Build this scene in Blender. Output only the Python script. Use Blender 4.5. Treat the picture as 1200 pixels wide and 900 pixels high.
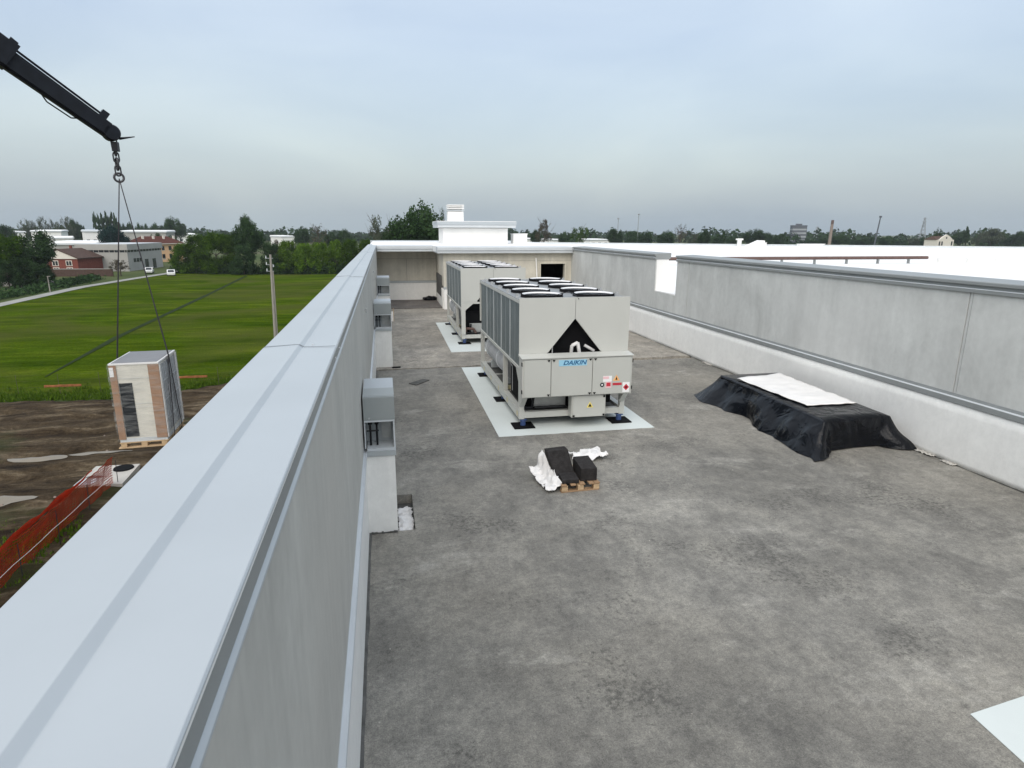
import bpy, bmesh, math, random
import numpy as np
from mathutils import Vector, Matrix, noise
R = math.radians
random.seed(7)
for o in list(bpy.data.objects): bpy.data.objects.remove(o)
scene = bpy.context.scene
COL = scene.collection

# ------------------------------------------------------------------ camera
CAMZ = 3.8
F, PITCH, YAW, ROLL = 725.73, R(13.8786), R(11.568), R(0.2418)
def _rot():
    B = np.array([[1,0,0],[0,0,-1],[0,1,0.]])
    cy, sy = math.cos(YAW), math.sin(YAW); Rz = np.array([[cy,-sy,0],[sy,cy,0],[0,0,1]])
    cp, sp = math.cos(PITCH), math.sin(PITCH); Rx = np.array([[1,0,0],[0,cp,-sp],[0,sp,cp]])
    cr, sr = math.cos(ROLL), math.sin(ROLL); Rr = np.array([[cr,-sr,0],[sr,cr,0],[0,0,1]])
    return Rr @ Rx @ B @ Rz
CM = _rot()
cam = bpy.data.cameras.new('camera'); cam.sensor_width = 36.0; cam.lens = 36.0*F/1200.0
cam.clip_start = 0.05; cam.clip_end = 9000
cam_ob = bpy.data.objects.new('camera', cam); COL.objects.link(cam_ob)
mw = Matrix(((CM[0][0], -CM[1][0], -CM[2][0], 0), (CM[0][1], -CM[1][1], -CM[2][1], 0), (CM[0][2], -CM[1][2], -CM[2][2], CAMZ), (0,0,0,1)))
cam_ob.matrix_world = mw
scene.camera = cam_ob
def W(px, py, Y):
    """point of the place seen in the direction (px, py) of the survey photo, Y metres away"""
    d = CM.T @ np.array([(px-600)/F, (py-450)/F, 1.0]); t = Y/d[1]
    return Vector((d[0]*t, Y, CAMZ+d[2]*t))
def G(px, py, z):
    d = CM.T @ np.array([(px-600)/F, (py-450)/F, 1.0]); t = (z-CAMZ)/d[2]
    return Vector((d[0]*t, d[1]*t, z))

# ------------------------------------------------------------------ world, sun, exposure
SUN_EL, SUN_AZ = R(44), R(205)          # azimuth clockwise from +Y
world = bpy.data.worlds.new('World'); scene.world = world; world.use_nodes = True
wn, wl = world.node_tree.nodes, world.node_tree.links
wn.clear()
def N(nodes, t, **kw):
    n = nodes.new(t)
    for k, v in kw.items(): setattr(n, k, v)
    return n
wo = N(wn, 'ShaderNodeOutputWorld'); add = N(wn, 'ShaderNodeAddShader')
sky = N(wn, 'ShaderNodeTexSky', sky_type='NISHITA'); sky.sun_disc = False
sky.sun_elevation = SUN_EL; sky.sun_rotation = SUN_AZ; sky.air_density = 1.5; sky.dust_density = 4.0
bg1 = N(wn, 'ShaderNodeBackground'); bg1.inputs[1].default_value = 0.05
wl.new(sky.outputs[0], bg1.inputs[0])
tc = N(wn, 'ShaderNodeTexCoord'); sep = N(wn, 'ShaderNodeSeparateXYZ'); wl.new(tc.outputs['Generated'], sep.inputs[0])
grad = N(wn, 'ShaderNodeValToRGB')      # overcast sky: grows brighter towards the zenith
cr = grad.color_ramp
cr.elements[0].position = 0.0; cr.elements[0].color = (0.39, 0.46, 0.51, 1)
cr.elements[1].position = 1.0; cr.elements[1].color = (0.92, 0.95, 0.98, 1)
for p, c in ((0.10, (0.415, 0.485, 0.545, 1)), (0.26, (0.455, 0.525, 0.63, 1)), (0.48, (0.62, 0.68, 0.75, 1))):
    e = cr.elements.new(p); e.color = c
wl.new(sep.outputs['Z'], grad.inputs[0])
mp = N(wn, 'ShaderNodeMapping'); mp.inputs['Scale'].default_value = (1.0, 1.0, 3.4); wl.new(tc.outputs['Generated'], mp.inputs[0])
nz = N(wn, 'ShaderNodeTexNoise'); nz.inputs['Scale'].default_value = 1.9; nz.inputs['Detail'].default_value = 7; nz.inputs['Roughness'].default_value = 0.5
nz.inputs['Distortion'].default_value = 0.5
wl.new(mp.outputs[0], nz.inputs['Vector'])
cl = N(wn, 'ShaderNodeValToRGB'); cl.color_ramp.elements[0].position = 0.3; cl.color_ramp.elements[0].color = (0.84, 0.87, 0.93, 1)
cl.color_ramp.elements[1].position = 0.72; cl.color_ramp.elements[1].color = (1.16, 1.135, 1.08, 1)
wl.new(nz.outputs[0], cl.inputs[0])
mul = N(wn, 'ShaderNodeMix', data_type='RGBA', blend_type='MULTIPLY'); mul.inputs['Factor'].default_value = 1.0
wl.new(grad.outputs[0], mul.inputs['A']); wl.new(cl.outputs[0], mul.inputs['B'])
bg2 = N(wn, 'ShaderNodeBackground'); bg2.inputs[1].default_value = 0.86
wl.new(mul.outputs['Result'], bg2.inputs[0])
wl.new(bg1.outputs[0], add.inputs[0]); wl.new(bg2.outputs[0], add.inputs[1]); wl.new(add.outputs[0], wo.inputs[0])

sl = bpy.data.lights.new('sun', 'SUN'); sl.energy = 1.5; sl.angle = R(65); sl.color = (1.0, 0.965, 0.91)
sun = bpy.data.objects.new('sun', sl); COL.objects.link(sun)
sd = Vector((math.sin(SUN_AZ)*math.cos(SUN_EL), math.cos(SUN_AZ)*math.cos(SUN_EL), math.sin(SUN_EL)))
sun.rotation_euler = (-sd).to_track_quat('-Z', 'Y').to_euler(); sun.location = (0, -20, 40)
scene.view_settings.view_transform = 'Standard'; scene.view_settings.look = 'None'
scene.view_settings.exposure = 0.2; scene.view_settings.gamma = 1.0
scene.view_settings.use_curve_mapping = False
scene.cycles.max_bounces = 6; scene.cycles.transparent_max_bounces = 8; scene.cycles.volume_bounces = 0

# ------------------------------------------------------------------ materials
def S(r, g, b):
    f = lambda c: (c/255/12.92) if c/255 <= 0.04045 else ((c/255+0.055)/1.055)**2.4
    return (f(r), f(g), f(b))
def mk(name):
    m = bpy.data.materials.new(name); m.use_nodes = True
    n, l = m.node_tree.nodes, m.node_tree.links
    return m, n, l, n['Principled BSDF']
def coords(n, l, coord, scale):
    if coord == 'World':
        g = N(n, 'ShaderNodeNewGeometry'); src = g.outputs['Position']
    else:
        t = N(n, 'ShaderNodeTexCoord'); src = t.outputs['Object']
    m = N(n, 'ShaderNodeMapping'); m.inputs['Scale'].default_value = scale; l.new(src, m.inputs[0])
    return m.outputs[0]
def noise_tex(n, l, vec, scale, detail=5, rough=0.55, dist=0.0):
    t = N(n, 'ShaderNodeTexNoise'); t.inputs['Scale'].default_value = scale; t.inputs['Detail'].default_value = detail
    t.inputs['Roughness'].default_value = rough; t.inputs['Distortion'].default_value = dist
    l.new(vec, t.inputs['Vector']); return t.outputs[0]
def ramp(n, l, fac, stops):
    r = N(n, 'ShaderNodeValToRGB'); els = r.color_ramp.elements
    els[0].position = stops[0][0]; els[0].color = (*stops[0][1], 1); els[1].position = stops[-1][0]; els[1].color = (*stops[-1][1], 1)
    for p, c in stops[1:-1]:
        e = els.new(p); e.color = (*c, 1)
    l.new(fac, r.inputs[0]); return r.outputs[0]
def mixc(n, l, a, b, fac, mode='MIX'):
    m = N(n, 'ShaderNodeMix', data_type='RGBA', blend_type=mode)
    for s, v in (('A', a), ('B', b)):
        if isinstance(v, tuple): m.inputs[s].default_value = (*v, 1)
        else: l.new(v, m.inputs[s])
    if isinstance(fac, (int, float)): m.inputs['Factor'].default_value = fac
    else: l.new(fac, m.inputs['Factor'])
    return m.outputs['Result']
def bump(n, l, bsdf, h, strength, dist=0.02):
    b = N(n, 'ShaderNodeBump'); b.inputs['Strength'].default_value = strength; b.inputs['Distance'].default_value = dist
    l.new(h, b.inputs['Height']); l.new(b.outputs[0], bsdf.inputs['Normal']); return b
def sc(c, k): return tuple(min(1, v*k) for v in c)
def simple(name, col, rough=0.6, metal=0.0, var=0.1, vs=3.0, bp=0.0, bs=40.0, coord='Object', stretch=(1, 1, 1), spec=None):
    spec = (0.5 if rough < 0.7 else 0.15) if spec is None else spec
    m, n, l, b = mk(name)
    b.inputs['Roughness'].default_value = rough; b.inputs['Metallic'].default_value = metal; b.inputs['Specular IOR Level'].default_value = spec
    v = coords(n, l, coord, stretch)
    t = noise_tex(n, l, v, vs, 6, 0.6)
    c = ramp(n, l, t, [(0.3, sc(col, 1-var)), (0.7, sc(col, 1+var))])
    l.new(c, b.inputs['Base Color'])
    if bp: bump(n, l, b, noise_tex(n, l, v, bs, 4), bp)
    return m
MT = {}
def concrete_floor(name, base, tint):
    m, n, l, b = mk(name)
    v = coords(n, l, 'World', (1, 1, 1))
    big = noise_tex(n, l, v, 0.42, 8, 0.66, 0.1)
    c = ramp(n, l, big, [(0.30, sc(base, 0.66)), (0.44, sc(base, 0.9)), (0.56, sc(base, 1.08)), (0.70, sc(base, 1.45))])
    vs_ = coords(n, l, 'World', (1.0, 0.55, 1))
    med = noise_tex(n, l, vs_, 1.9, 8, 0.74, 0.15)
    c = mixc(n, l, c, ramp(n, l, med, [(0.3, (0.62, 0.62, 0.63)), (0.5, (1.0, 1.0, 1.0)), (0.72, (1.36, 1.35, 1.32))]), 1.0, 'MULTIPLY')
    # warm dust
    dust = noise_tex(n, l, v, 0.21, 4, 0.5, 0.3)
    c = mixc(n, l, c, tint, ramp(n, l, dust, [(0.46, (0, 0, 0)), (0.72, (0.55, 0.55, 0.55))]))
    # dark scabs where the skin has worn away
    a1 = noise_tex(n, l, v, 0.75, 3, 0.5); a2 = noise_tex(n, l, v, 17.0, 6, 0.75)
    m1 = N(n, 'ShaderNodeMath', operation='MULTIPLY'); l.new(a1, m1.inputs[0]); l.new(a2, m1.inputs[1])
    c = mixc(n, l, c, sc(base, 0.42), ramp(n, l, m1.outputs[0], [(0.30, (0, 0, 0)), (0.385, (0.8, 0.8, 0.8))]))
    # pale scuffs
    vw = coords(n, l, 'World', (0.7, 1.2, 1))
    p1 = noise_tex(n, l, vw, 1.0, 7, 0.7, 0.3)
    c = mixc(n, l, c, sc(base, 2.0), ramp(n, l, p1, [(0.565, (0, 0, 0)), (0.72, (0.7, 0.7, 0.7))]))
    grn = noise_tex(n, l, v, 7.5, 8, 0.82)
    c = mixc(n, l, c, ramp(n, l, grn, [(0.34, (0.72, 0.72, 0.73)), (0.5, (1, 1, 1)), (0.66, (1.26, 1.26, 1.24))]), 1.0, 'MULTIPLY')
    fine = noise_tex(n, l, v, 85, 4, 0.8)
    c = mixc(n, l, c, ramp(n, l, fine, [(0.30, (0.55, 0.55, 0.55)), (0.52, (1, 1, 1)), (0.72, (1.45, 1.45, 1.43))]), 1.0, 'MULTIPLY')
    fine2 = noise_tex(n, l, v, 28, 5, 0.8)
    c = mixc(n, l, c, ramp(n, l, fine2, [(0.33, (0.74, 0.74, 0.74)), (0.7, (1.2, 1.2, 1.19))]), 1.0, 'MULTIPLY')
    l.new(c, b.inputs['Base Color'])
    rr = N(n, 'ShaderNodeMapRange'); rr.inputs['To Min'].default_value = 0.62; rr.inputs['To Max'].default_value = 0.9
    l.new(med, rr.inputs['Value']); l.new(rr.outputs[0], b.inputs['Roughness'])
    b.inputs['Specular IOR Level'].default_value = 0.35
    bump(n, l, b, mixc(n, l, fine, med, 0.35), 0.35, 0.012)
    return m
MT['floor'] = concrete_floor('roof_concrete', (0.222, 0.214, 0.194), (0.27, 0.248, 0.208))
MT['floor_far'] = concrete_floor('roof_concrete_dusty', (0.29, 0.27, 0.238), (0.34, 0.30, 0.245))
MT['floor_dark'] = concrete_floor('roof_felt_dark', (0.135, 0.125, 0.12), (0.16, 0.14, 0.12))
def streaky(name, base, amount=0.13, rough=0.7, vscale=1.0, tint=None, blot=0.2):
    m, n, l, b = mk(name)
    v = coords(n, l, 'World', (vscale*2.4, vscale*2.4, vscale*0.16))
    s1 = noise_tex(n, l, v, 1.7, 6, 0.6, 0.3)
    c = ramp(n, l, s1, [(0.3, sc(base, 1-amount)), (0.68, sc(base, 1+amount))])
    v2 = coords(n, l, 'World', (1, 1, 0.8))
    s2 = noise_tex(n, l, v2, 0.9, 5, 0.6, 0.5)
    c = mixc(n, l, c, ramp(n, l, s2, [(0.34, (1-blot, 1-blot, 1-blot)), (0.6, (1.0, 1.0, 1.0)), (0.8, (1+blot*0.6,)*3)]), 1.0, 'MULTIPLY')
    s3 = noise_tex(n, l, v2, 9, 5, 0.7)
    c = mixc(n, l, c, ramp(n, l, s3, [(0.3, (0.93, 0.93, 0.93)), (0.7, (1.05, 1.05, 1.05))]), 1.0, 'MULTIPLY')
    if tint:
        s4 = noise_tex(n, l, v2, 0.45, 3); c = mixc(n, l, c, tint, ramp(n, l, s4, [(0.45, (0, 0, 0)), (0.7, (0.45, 0.45, 0.45))]))
    l.new(c, b.inputs['Base Color']); b.inputs['Roughness'].default_value = rough; b.inputs['Specular IOR Level'].default_value = 0.35
    bump(n, l, b, s3, 0.12, 0.01)
    return m
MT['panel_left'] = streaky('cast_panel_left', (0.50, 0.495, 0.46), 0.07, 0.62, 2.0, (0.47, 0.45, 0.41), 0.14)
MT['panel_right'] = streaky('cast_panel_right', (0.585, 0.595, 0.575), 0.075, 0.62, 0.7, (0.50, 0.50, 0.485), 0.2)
MT['panel_far'] = streaky('cast_panel_far', (0.60, 0.57, 0.49), 0.10, 0.8, 1.0, (0.52, 0.48, 0.40), 0.2)
MT['white_wall'] = streaky('white_membrane_wall', (0.84, 0.84, 0.815), 0.03, 0.55, 0.6, (0.76, 0.755, 0.73), 0.05)
MT['membrane'] = simple('pale_loose_membrane', (0.61, 0.655, 0.64), 0.55, 0, 0.03, 1.5, coord='World')
MT['white_roof'] = simple('white_roof_membrane', (0.84, 0.84, 0.83), 0.6, 0, 0.03, 0.3, coord='World')
MT['white_paint'] = simple('white_render', (0.83, 0.82, 0.80), 0.65, 0, 0.04, 1.2, coord='World')
MT['coping'] = simple('pale_coated_sheet', (0.405, 0.44, 0.465), 0.34, 0.0, 0.05, 0.8, 0.03, 3.0, coord='World', spec=0.55)
MT['sheet_grey'] = simple('grey_coated_sheet', (0.25, 0.265, 0.265), 0.4, 0.0, 0.08, 1.5, coord='World')
MT['sheet_light'] = simple('light_grey_sheet', (0.55, 0.58, 0.60), 0.4, 0.0, 0.06, 1.5, coord='World')
MT['sheet_mid'] = simple('mid_grey_sheet', (0.40, 0.43, 0.44), 0.4, 0.0, 0.06, 1.5, coord='World')
MT['sheet_hood'] = simple('hood_grey_sheet', (0.30, 0.325, 0.325), 0.4, 0.0, 0.06, 1.5, coord='World')
MT['steel'] = simple('bright_steel', (0.62, 0.63, 0.64), 0.3, 0.8, 0.08, 20)
MT['galv'] = simple('galvanised_steel', (0.42, 0.43, 0.42), 0.42, 0.4, 0.14, 9)
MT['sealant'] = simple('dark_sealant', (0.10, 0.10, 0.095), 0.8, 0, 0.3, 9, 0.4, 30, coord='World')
MT['joint_grey'] = simple('joint_sealant_grey', (0.12, 0.13, 0.14), 0.7, 0, 0.2, 9, coord='World')
MT['dark'] = simple('near_black', (0.006, 0.006, 0.007), 0.8, 0, 0.2, 8, spec=0.1)
MT['black_gloss'] = simple('black_enamel', (0.01, 0.011, 0.013), 0.4, 0, 0.2, 8, spec=0.25)
MT['boom'] = simple('dark_blue_black_crane_paint', (0.007, 0.009, 0.014), 0.45, 0, 0.3, 6, spec=0.25)
MT['ivory'] = simple('ivory_enamel', (0.49, 0.495, 0.465), 0.42, 0, 0.03, 1.6)
MT['ivory_b'] = simple('ivory_enamel_door', (0.475, 0.485, 0.455), 0.4, 0, 0.03, 2.0)
MT['deck'] = simple('galvanised_deck', (0.27, 0.275, 0.275), 0.45, 0.35, 0.16, 5)
MT['ring'] = simple('fan_ring_grey', (0.78, 0.78, 0.79), 0.42, 0.1, 0.05, 5)
MT['blue'] = simple('isolator_blue', (0.04, 0.075, 0.20), 0.45, 0, 0.1, 9)
MT['insul'] = simple('grey_foam_insulation', (0.38, 0.39, 0.40), 0.7, 0, 0.12, 6, 0.2, 30)
MT['yellow'] = simple('zinc_yellow', (0.55, 0.50, 0.30), 0.5, 0, 0.15, 8)
MT['paper'] = simple('white_label', (0.82, 0.82, 0.82), 0.5, 0, 0.02, 4)
MT['pink'] = simple('pink_label', (0.80, 0.52, 0.55), 0.5, 0, 0.04, 14)
MT['red'] = simple('red_print', (0.50, 0.03, 0.05), 0.5, 0, 0.05, 8)
MT['orange'] = simple('orange_print', (0.80, 0.42, 0.16), 0.5, 0, 0.05, 8)
MT['yellow_print'] = simple('yellow_print', (0.80, 0.66, 0.18), 0.5, 0, 0.05, 8)
MT['logo_band'] = simple('light_blue_band', (0.30, 0.56, 0.72), 0.45, 0, 0.03, 8)
MT['logo_text'] = simple('blue_lettering', (0.01, 0.10, 0.24), 0.45, 0, 0.03, 8)
MT['wood'] = simple('pale_pallet_wood', (0.50, 0.36, 0.22), 0.75, 0, 0.22, 6, 0.25, 30, stretch=(1, 6, 6))
MT['wood_dark'] = simple('brown_pallet_wood', (0.34, 0.22, 0.13), 0.8, 0, 0.3, 6, 0.25, 30, stretch=(1, 6, 6))
MT['pole_wood'] = simple('weathered_pole_wood', (0.30, 0.28, 0.25), 0.85, 0, 0.2, 4, 0.3, 20, stretch=(6, 6, 0.6))
MT['rubber'] = simple('black_rubber_block', (0.030, 0.028, 0.028), 0.9, 0, 0.35, 14, 0.6, 60)
MT['cardboard'] = simple('brown_cardboard', (0.33, 0.205, 0.135), 0.75, 0, 0.1, 7)
MT['unit_panel'] = simple('cream_casing', (0.66, 0.64, 0.575), 0.35, 0, 0.05, 5)
MT['unit_top'] = simple('grey_top_cover', (0.19, 0.19, 0.20), 0.5, 0, 0.08, 6)
MT['louvre'] = simple('dark_coil', (0.012, 0.015, 0.02), 0.5, 0, 0.25, 12, spec=0.25)
MT['strap'] = simple('dark_sling_webbing', (0.055, 0.05, 0.055), 0.7, 0, 0.2, 20)
MT['chain'] = simple('dark_chain_steel', (0.06, 0.06, 0.065), 0.45, 0.5, 0.2, 20)
MT['plastic'] = simple('white_plastic_film', (0.74, 0.73, 0.72), 0.35, 0, 0.06, 6, 0.3, 14)
MT['sheet_white'] = simple('white_sheet', (0.80, 0.79, 0.775), 0.5, 0, 0.05, 2.5, 0.3, 6)
MT['brown'] = simple('brown_pipe_paint', (0.13, 0.085, 0.075), 0.7, 0, 0.1, 3)
MT['orange_net'] = simple('orange_site_netting', (0.50, 0.058, 0.02), 0.7, 0, 0.25, 1.5)
MT['scrap'] = simple('faded_orange_net', (0.24, 0.095, 0.04), 0.85, 0, 0.35, 4)
MT['brick'] = simple('red_brick', (0.19, 0.06, 0.045), 0.85, 0, 0.2, 2.5)
MT['cream'] = simple('cream_render', (0.68, 0.64, 0.57), 0.8, 0, 0.05, 1)
MT['tile_brown'] = simple('brown_roof_tile', (0.085, 0.055, 0.045), 0.85, 0, 0.2, 2.0)
MT['tile_red'] = simple('red_roof_tile', (0.085, 0.03, 0.022), 0.85, 0, 0.2, 2.0)
MT['apricot'] = simple('apricot_render', (0.72, 0.46, 0.27), 0.8, 0, 0.05, 0.6)
MT['grey_wall'] = simple('grey_precast_wall', (0.36, 0.355, 0.335), 0.8, 0, 0.08, 0.4)
MT['glass_dark'] = simple('dark_window_glass', (0.03, 0.035, 0.04), 0.15, 0, 0.1, 2)
MT['tower'] = simple('dark_blue_grey_cladding', (0.085, 0.095, 0.115), 0.6, 0, 0.1, 0.2)
MT['tan'] = simple('tan_concrete', (0.27, 0.22, 0.19), 0.8, 0, 0.1, 0.5)
MT['lattice'] = simple('lattice_steel', (0.30, 0.32, 0.34), 0.6, 0, 0.1, 0.5)
MT['car_white'] = simple('white_car_paint', (0.75, 0.75, 0.75), 0.3, 0, 0.02, 1)
MT['bark'] = simple('bark', (0.085, 0.07, 0.055), 0.9, 0, 0.25, 8)
MT['asphalt'] = simple('pale_asphalt', (0.30, 0.30, 0.28), 0.85, 0, 0.15, 0.6, coord='World')
MT['puddle'] = simple('wet_clay', (0.20, 0.175, 0.135), 0.4, 0, 0.1, 0.8, coord='World')
MT['slab'] = simple('pale_concrete_slab', (0.46, 0.44, 0.405), 0.8, 0, 0.1, 1.2)
def coil_mat():
    m, n, l, b = mk('finned_coil')
    v = coords(n, l, 'Object', (1, 1, 1))
    w = N(n, 'ShaderNodeTexWave', wave_type='BANDS', bands_direction='Y'); w.inputs['Scale'].default_value = 12.0; w.inputs['Distortion'].default_value = 0.2
    l.new(v, w.inputs['Vector'])
    t = noise_tex(n, l, v, 2.2, 5)
    c = ramp(n, l, t, [(0.3, (0.15, 0.18, 0.185)), (0.7, (0.21, 0.245, 0.25))])
    c = mixc(n, l, c, ramp(n, l, w.outputs[0], [(0.0, (0.62, 0.62, 0.62)), (0.6, (1, 1, 1))]), 1.0, 'MULTIPLY')
    l.new(c, b.inputs['Base Color']); b.inputs['Roughness'].default_value = 0.45; b.inputs['Metallic'].default_value = 0.25
    bump(n, l, b, w.outputs[0], 0.5, 0.02); return m
MT['coil'] = coil_mat(); MT['coil_frame'] = simple('coil_frame_sheet', (0.24, 0.27, 0.275), 0.45, 0.2, 0.08, 4)
def tarp_mat():
    m, n, l, b = mk('black_polythene')
    v = coords(n, l, 'World', (1, 1, 1))
    t = noise_tex(n, l, v, 5, 5, 0.6, 1.0)
    l.new(ramp(n, l, t, [(0.3, (0.0025, 0.003, 0.0045)), (0.75, (0.007, 0.0085, 0.012))]), b.inputs['Base Color'])
    b.inputs['Roughness'].default_value = 0.2; b.inputs['Specular IOR Level'].default_value = 0.22
    bump(n, l, b, noise_tex(n, l, v, 3.0, 3, 0.5, 1.2), 0.45, 0.08); return m
MT['tarp'] = tarp_mat()
def leaf_mat(name, a, b_, c_):
    m, n, l, b = mk(name)
    n.remove(b)
    out = n['Material Output']
    v = coords(n, l, 'Object', (1, 1, 1))
    t = noise_tex(n, l, v, 5.5, 3, 0.6)
    t2 = noise_tex(n, l, v, 40, 2, 0.6)
    oi = N(n, 'ShaderNodeObjectInfo')
    c = ramp(n, l, t, [(0.3, a), (0.5, b_), (0.72, c_)])
    c = mixc(n, l, c, ramp(n, l, t2, [(0.3, (0.65, 0.65, 0.65)), (0.7, (1.3, 1.3, 1.25))]), 1.0, 'MULTIPLY')
    hs = N(n, 'ShaderNodeHueSaturation')
    mr = N(n, 'ShaderNodeMapRange'); mr.inputs['To Min'].default_value = 0.78; mr.inputs['To Max'].default_value = 1.2
    l.new(oi.outputs['Random'], mr.inputs['Value']); l.new(mr.outputs[0], hs.inputs['Value']); l.new(c, hs.inputs['Color'])
    d = N(n, 'ShaderNodeBsdfDiffuse'); tr = N(n, 'ShaderNodeBsdfTranslucent'); mx = N(n, 'ShaderNodeMixShader'); mx.inputs[0].default_value = 0.22
    l.new(hs.outputs[0], d.inputs[0]); l.new(hs.outputs[0], tr.inputs[0]); l.new(d.outputs[0], mx.inputs[1]); l.new(tr.outputs[0], mx.inputs[2])
    l.new(mx.outputs[0], out.inputs[0]); return m
MT['leaf_dark'] = leaf_mat('leaf_dark', (0.0132, 0.0276, 0.0108), (0.0345, 0.066, 0.0255), (0.07331, 0.1251, 0.05175))
MT['leaf_mid'] = leaf_mat('leaf_mid', (0.02304, 0.048, 0.0048), (0.051, 0.102, 0.0102), (0.1, 0.1725, 0.0207))
MT['leaf_bright'] = leaf_mat('leaf_bright', (0.03571, 0.072, 0.006336), (0.0828, 0.1548, 0.0144), (0.1573, 0.2567, 0.02898))
MT['leaf_grey'] = leaf_mat('leaf_greyish', (0.05, 0.064, 0.042), (0.08, 0.098, 0.064), (0.115, 0.135, 0.088))
MT['leaf_brown'] = leaf_mat('leaf_brownish', (0.062, 0.052, 0.038), (0.095, 0.08, 0.055), (0.12, 0.11, 0.075))
MT['leaf_blue'] = leaf_mat('needle_blue', (0.012, 0.03, 0.03), (0.022, 0.048, 0.046), (0.036, 0.07, 0.064))
MT['grass_blade'] = leaf_mat('grass_blade', (0.05, 0.095, 0.008), (0.085, 0.15, 0.014), (0.13, 0.19, 0.03))
def field_mat():
    m, n, l, b = mk('mown_grass')
    v = coords(n, l, 'World', (0.35, 1.0, 1)); v1 = coords(n, l, 'World', (1, 1, 1))
    t = noise_tex(n, l, v, 0.22, 9, 0.72, 0.4)
    c = ramp(n, l, t, [(0.3, (0.026, 0.055, 0.003)), (0.5, (0.056, 0.096, 0.005)), (0.7, (0.112, 0.145, 0.014))])
    t2 = noise_tex(n, l, v1, 4.5, 5, 0.75)
    c = mixc(n, l, c, ramp(n, l, t2, [(0.3, (0.6, 0.62, 0.6)), (0.7, (1.32, 1.3, 1.2))]), 1.0, 'MULTIPLY')
    vx = coords(n, l, 'World', (0.5, 2.6, 1)); t3 = noise_tex(n, l, vx, 0.2, 4, 0.6)
    c = mixc(n, l, c, ramp(n, l, t3, [(0.35, (0.7, 0.72, 0.7)), (0.65, (1.2, 1.17, 1.1))]), 1.0, 'MULTIPLY')
    # worn bands where a tractor turned: browner grass
    t4 = noise_tex(n, l, v1, 0.045, 4, 0.6, 0.8)
    c = mixc(n, l, c, (0.075, 0.085, 0.02), ramp(n, l, t4, [(0.45, (0, 0, 0)), (0.62, (0.75, 0.75, 0.75))]))
    l.new(c, b.inputs['Base Color']); b.inputs['Roughness'].default_value = 1.0; b.inputs['Specular IOR Level'].default_value = 0.0
    bump(n, l, b, t2, 0.8, 0.25); return m
MT['field'] = field_mat()
MT['track'] = simple('rutted_grass', (0.018, 0.032, 0.006), 0.95, 0, 0.3, 0.7, 0.5, 3, coord='World', spec=0.1)
def dirt_mat():
    m, n, l, b = mk('trodden_earth')
    v = coords(n, l, 'World', (0.45, 1.3, 1)); v1 = coords(n, l, 'World', (1, 1, 1))
    t = noise_tex(n, l, v, 0.62, 8, 0.74, 0.6)
    c = ramp(n, l, t, [(0.32, (0.018, 0.0115, 0.006)), (0.45, (0.062, 0.042, 0.023)), (0.55, (0.118, 0.085, 0.05)), (0.68, (0.29, 0.23, 0.155))])
    t2 = noise_tex(n, l, v1, 5, 6, 0.75)
    c = mixc(n, l, c, ramp(n, l, t2, [(0.3, (0.6, 0.6, 0.6)), (0.7, (1.3, 1.3, 1.28))]), 1.0, 'MULTIPLY')
    t3 = noise_tex(n, l, v1, 0.17, 4, 0.6)
    c = mixc(n, l, c, (0.05, 0.07, 0.02), ramp(n, l, t3, [(0.56, (0, 0, 0)), (0.68, (0.7, 0.7, 0.7))]))
    l.new(c, b.inputs['Base Color']); b.inputs['Roughness'].default_value = 0.85; b.inputs['Specular IOR Level'].default_value = 0.12
    bump(n, l, b, t2, 1.0, 0.3); return m
MT['dirt'] = dirt_mat()
def land_mat():
    m, n, l, b = mk('far_farmland')
    v = coords(n, l, 'World', (1, 1, 1))
    t = noise_tex(n, l, v, 0.012, 5, 0.6)
    c = ramp(n, l, t, [(0.35, (0.045, 0.07, 0.02)), (0.5, (0.07, 0.09, 0.03)), (0.65, (0.10, 0.10, 0.06))])
    l.new(c, b.inputs['Base Color']); b.inputs['Roughness'].default_value = 0.95; b.inputs['Specular IOR Level'].default_value = 0.1; return m
MT['land'] = land_mat()

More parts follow.
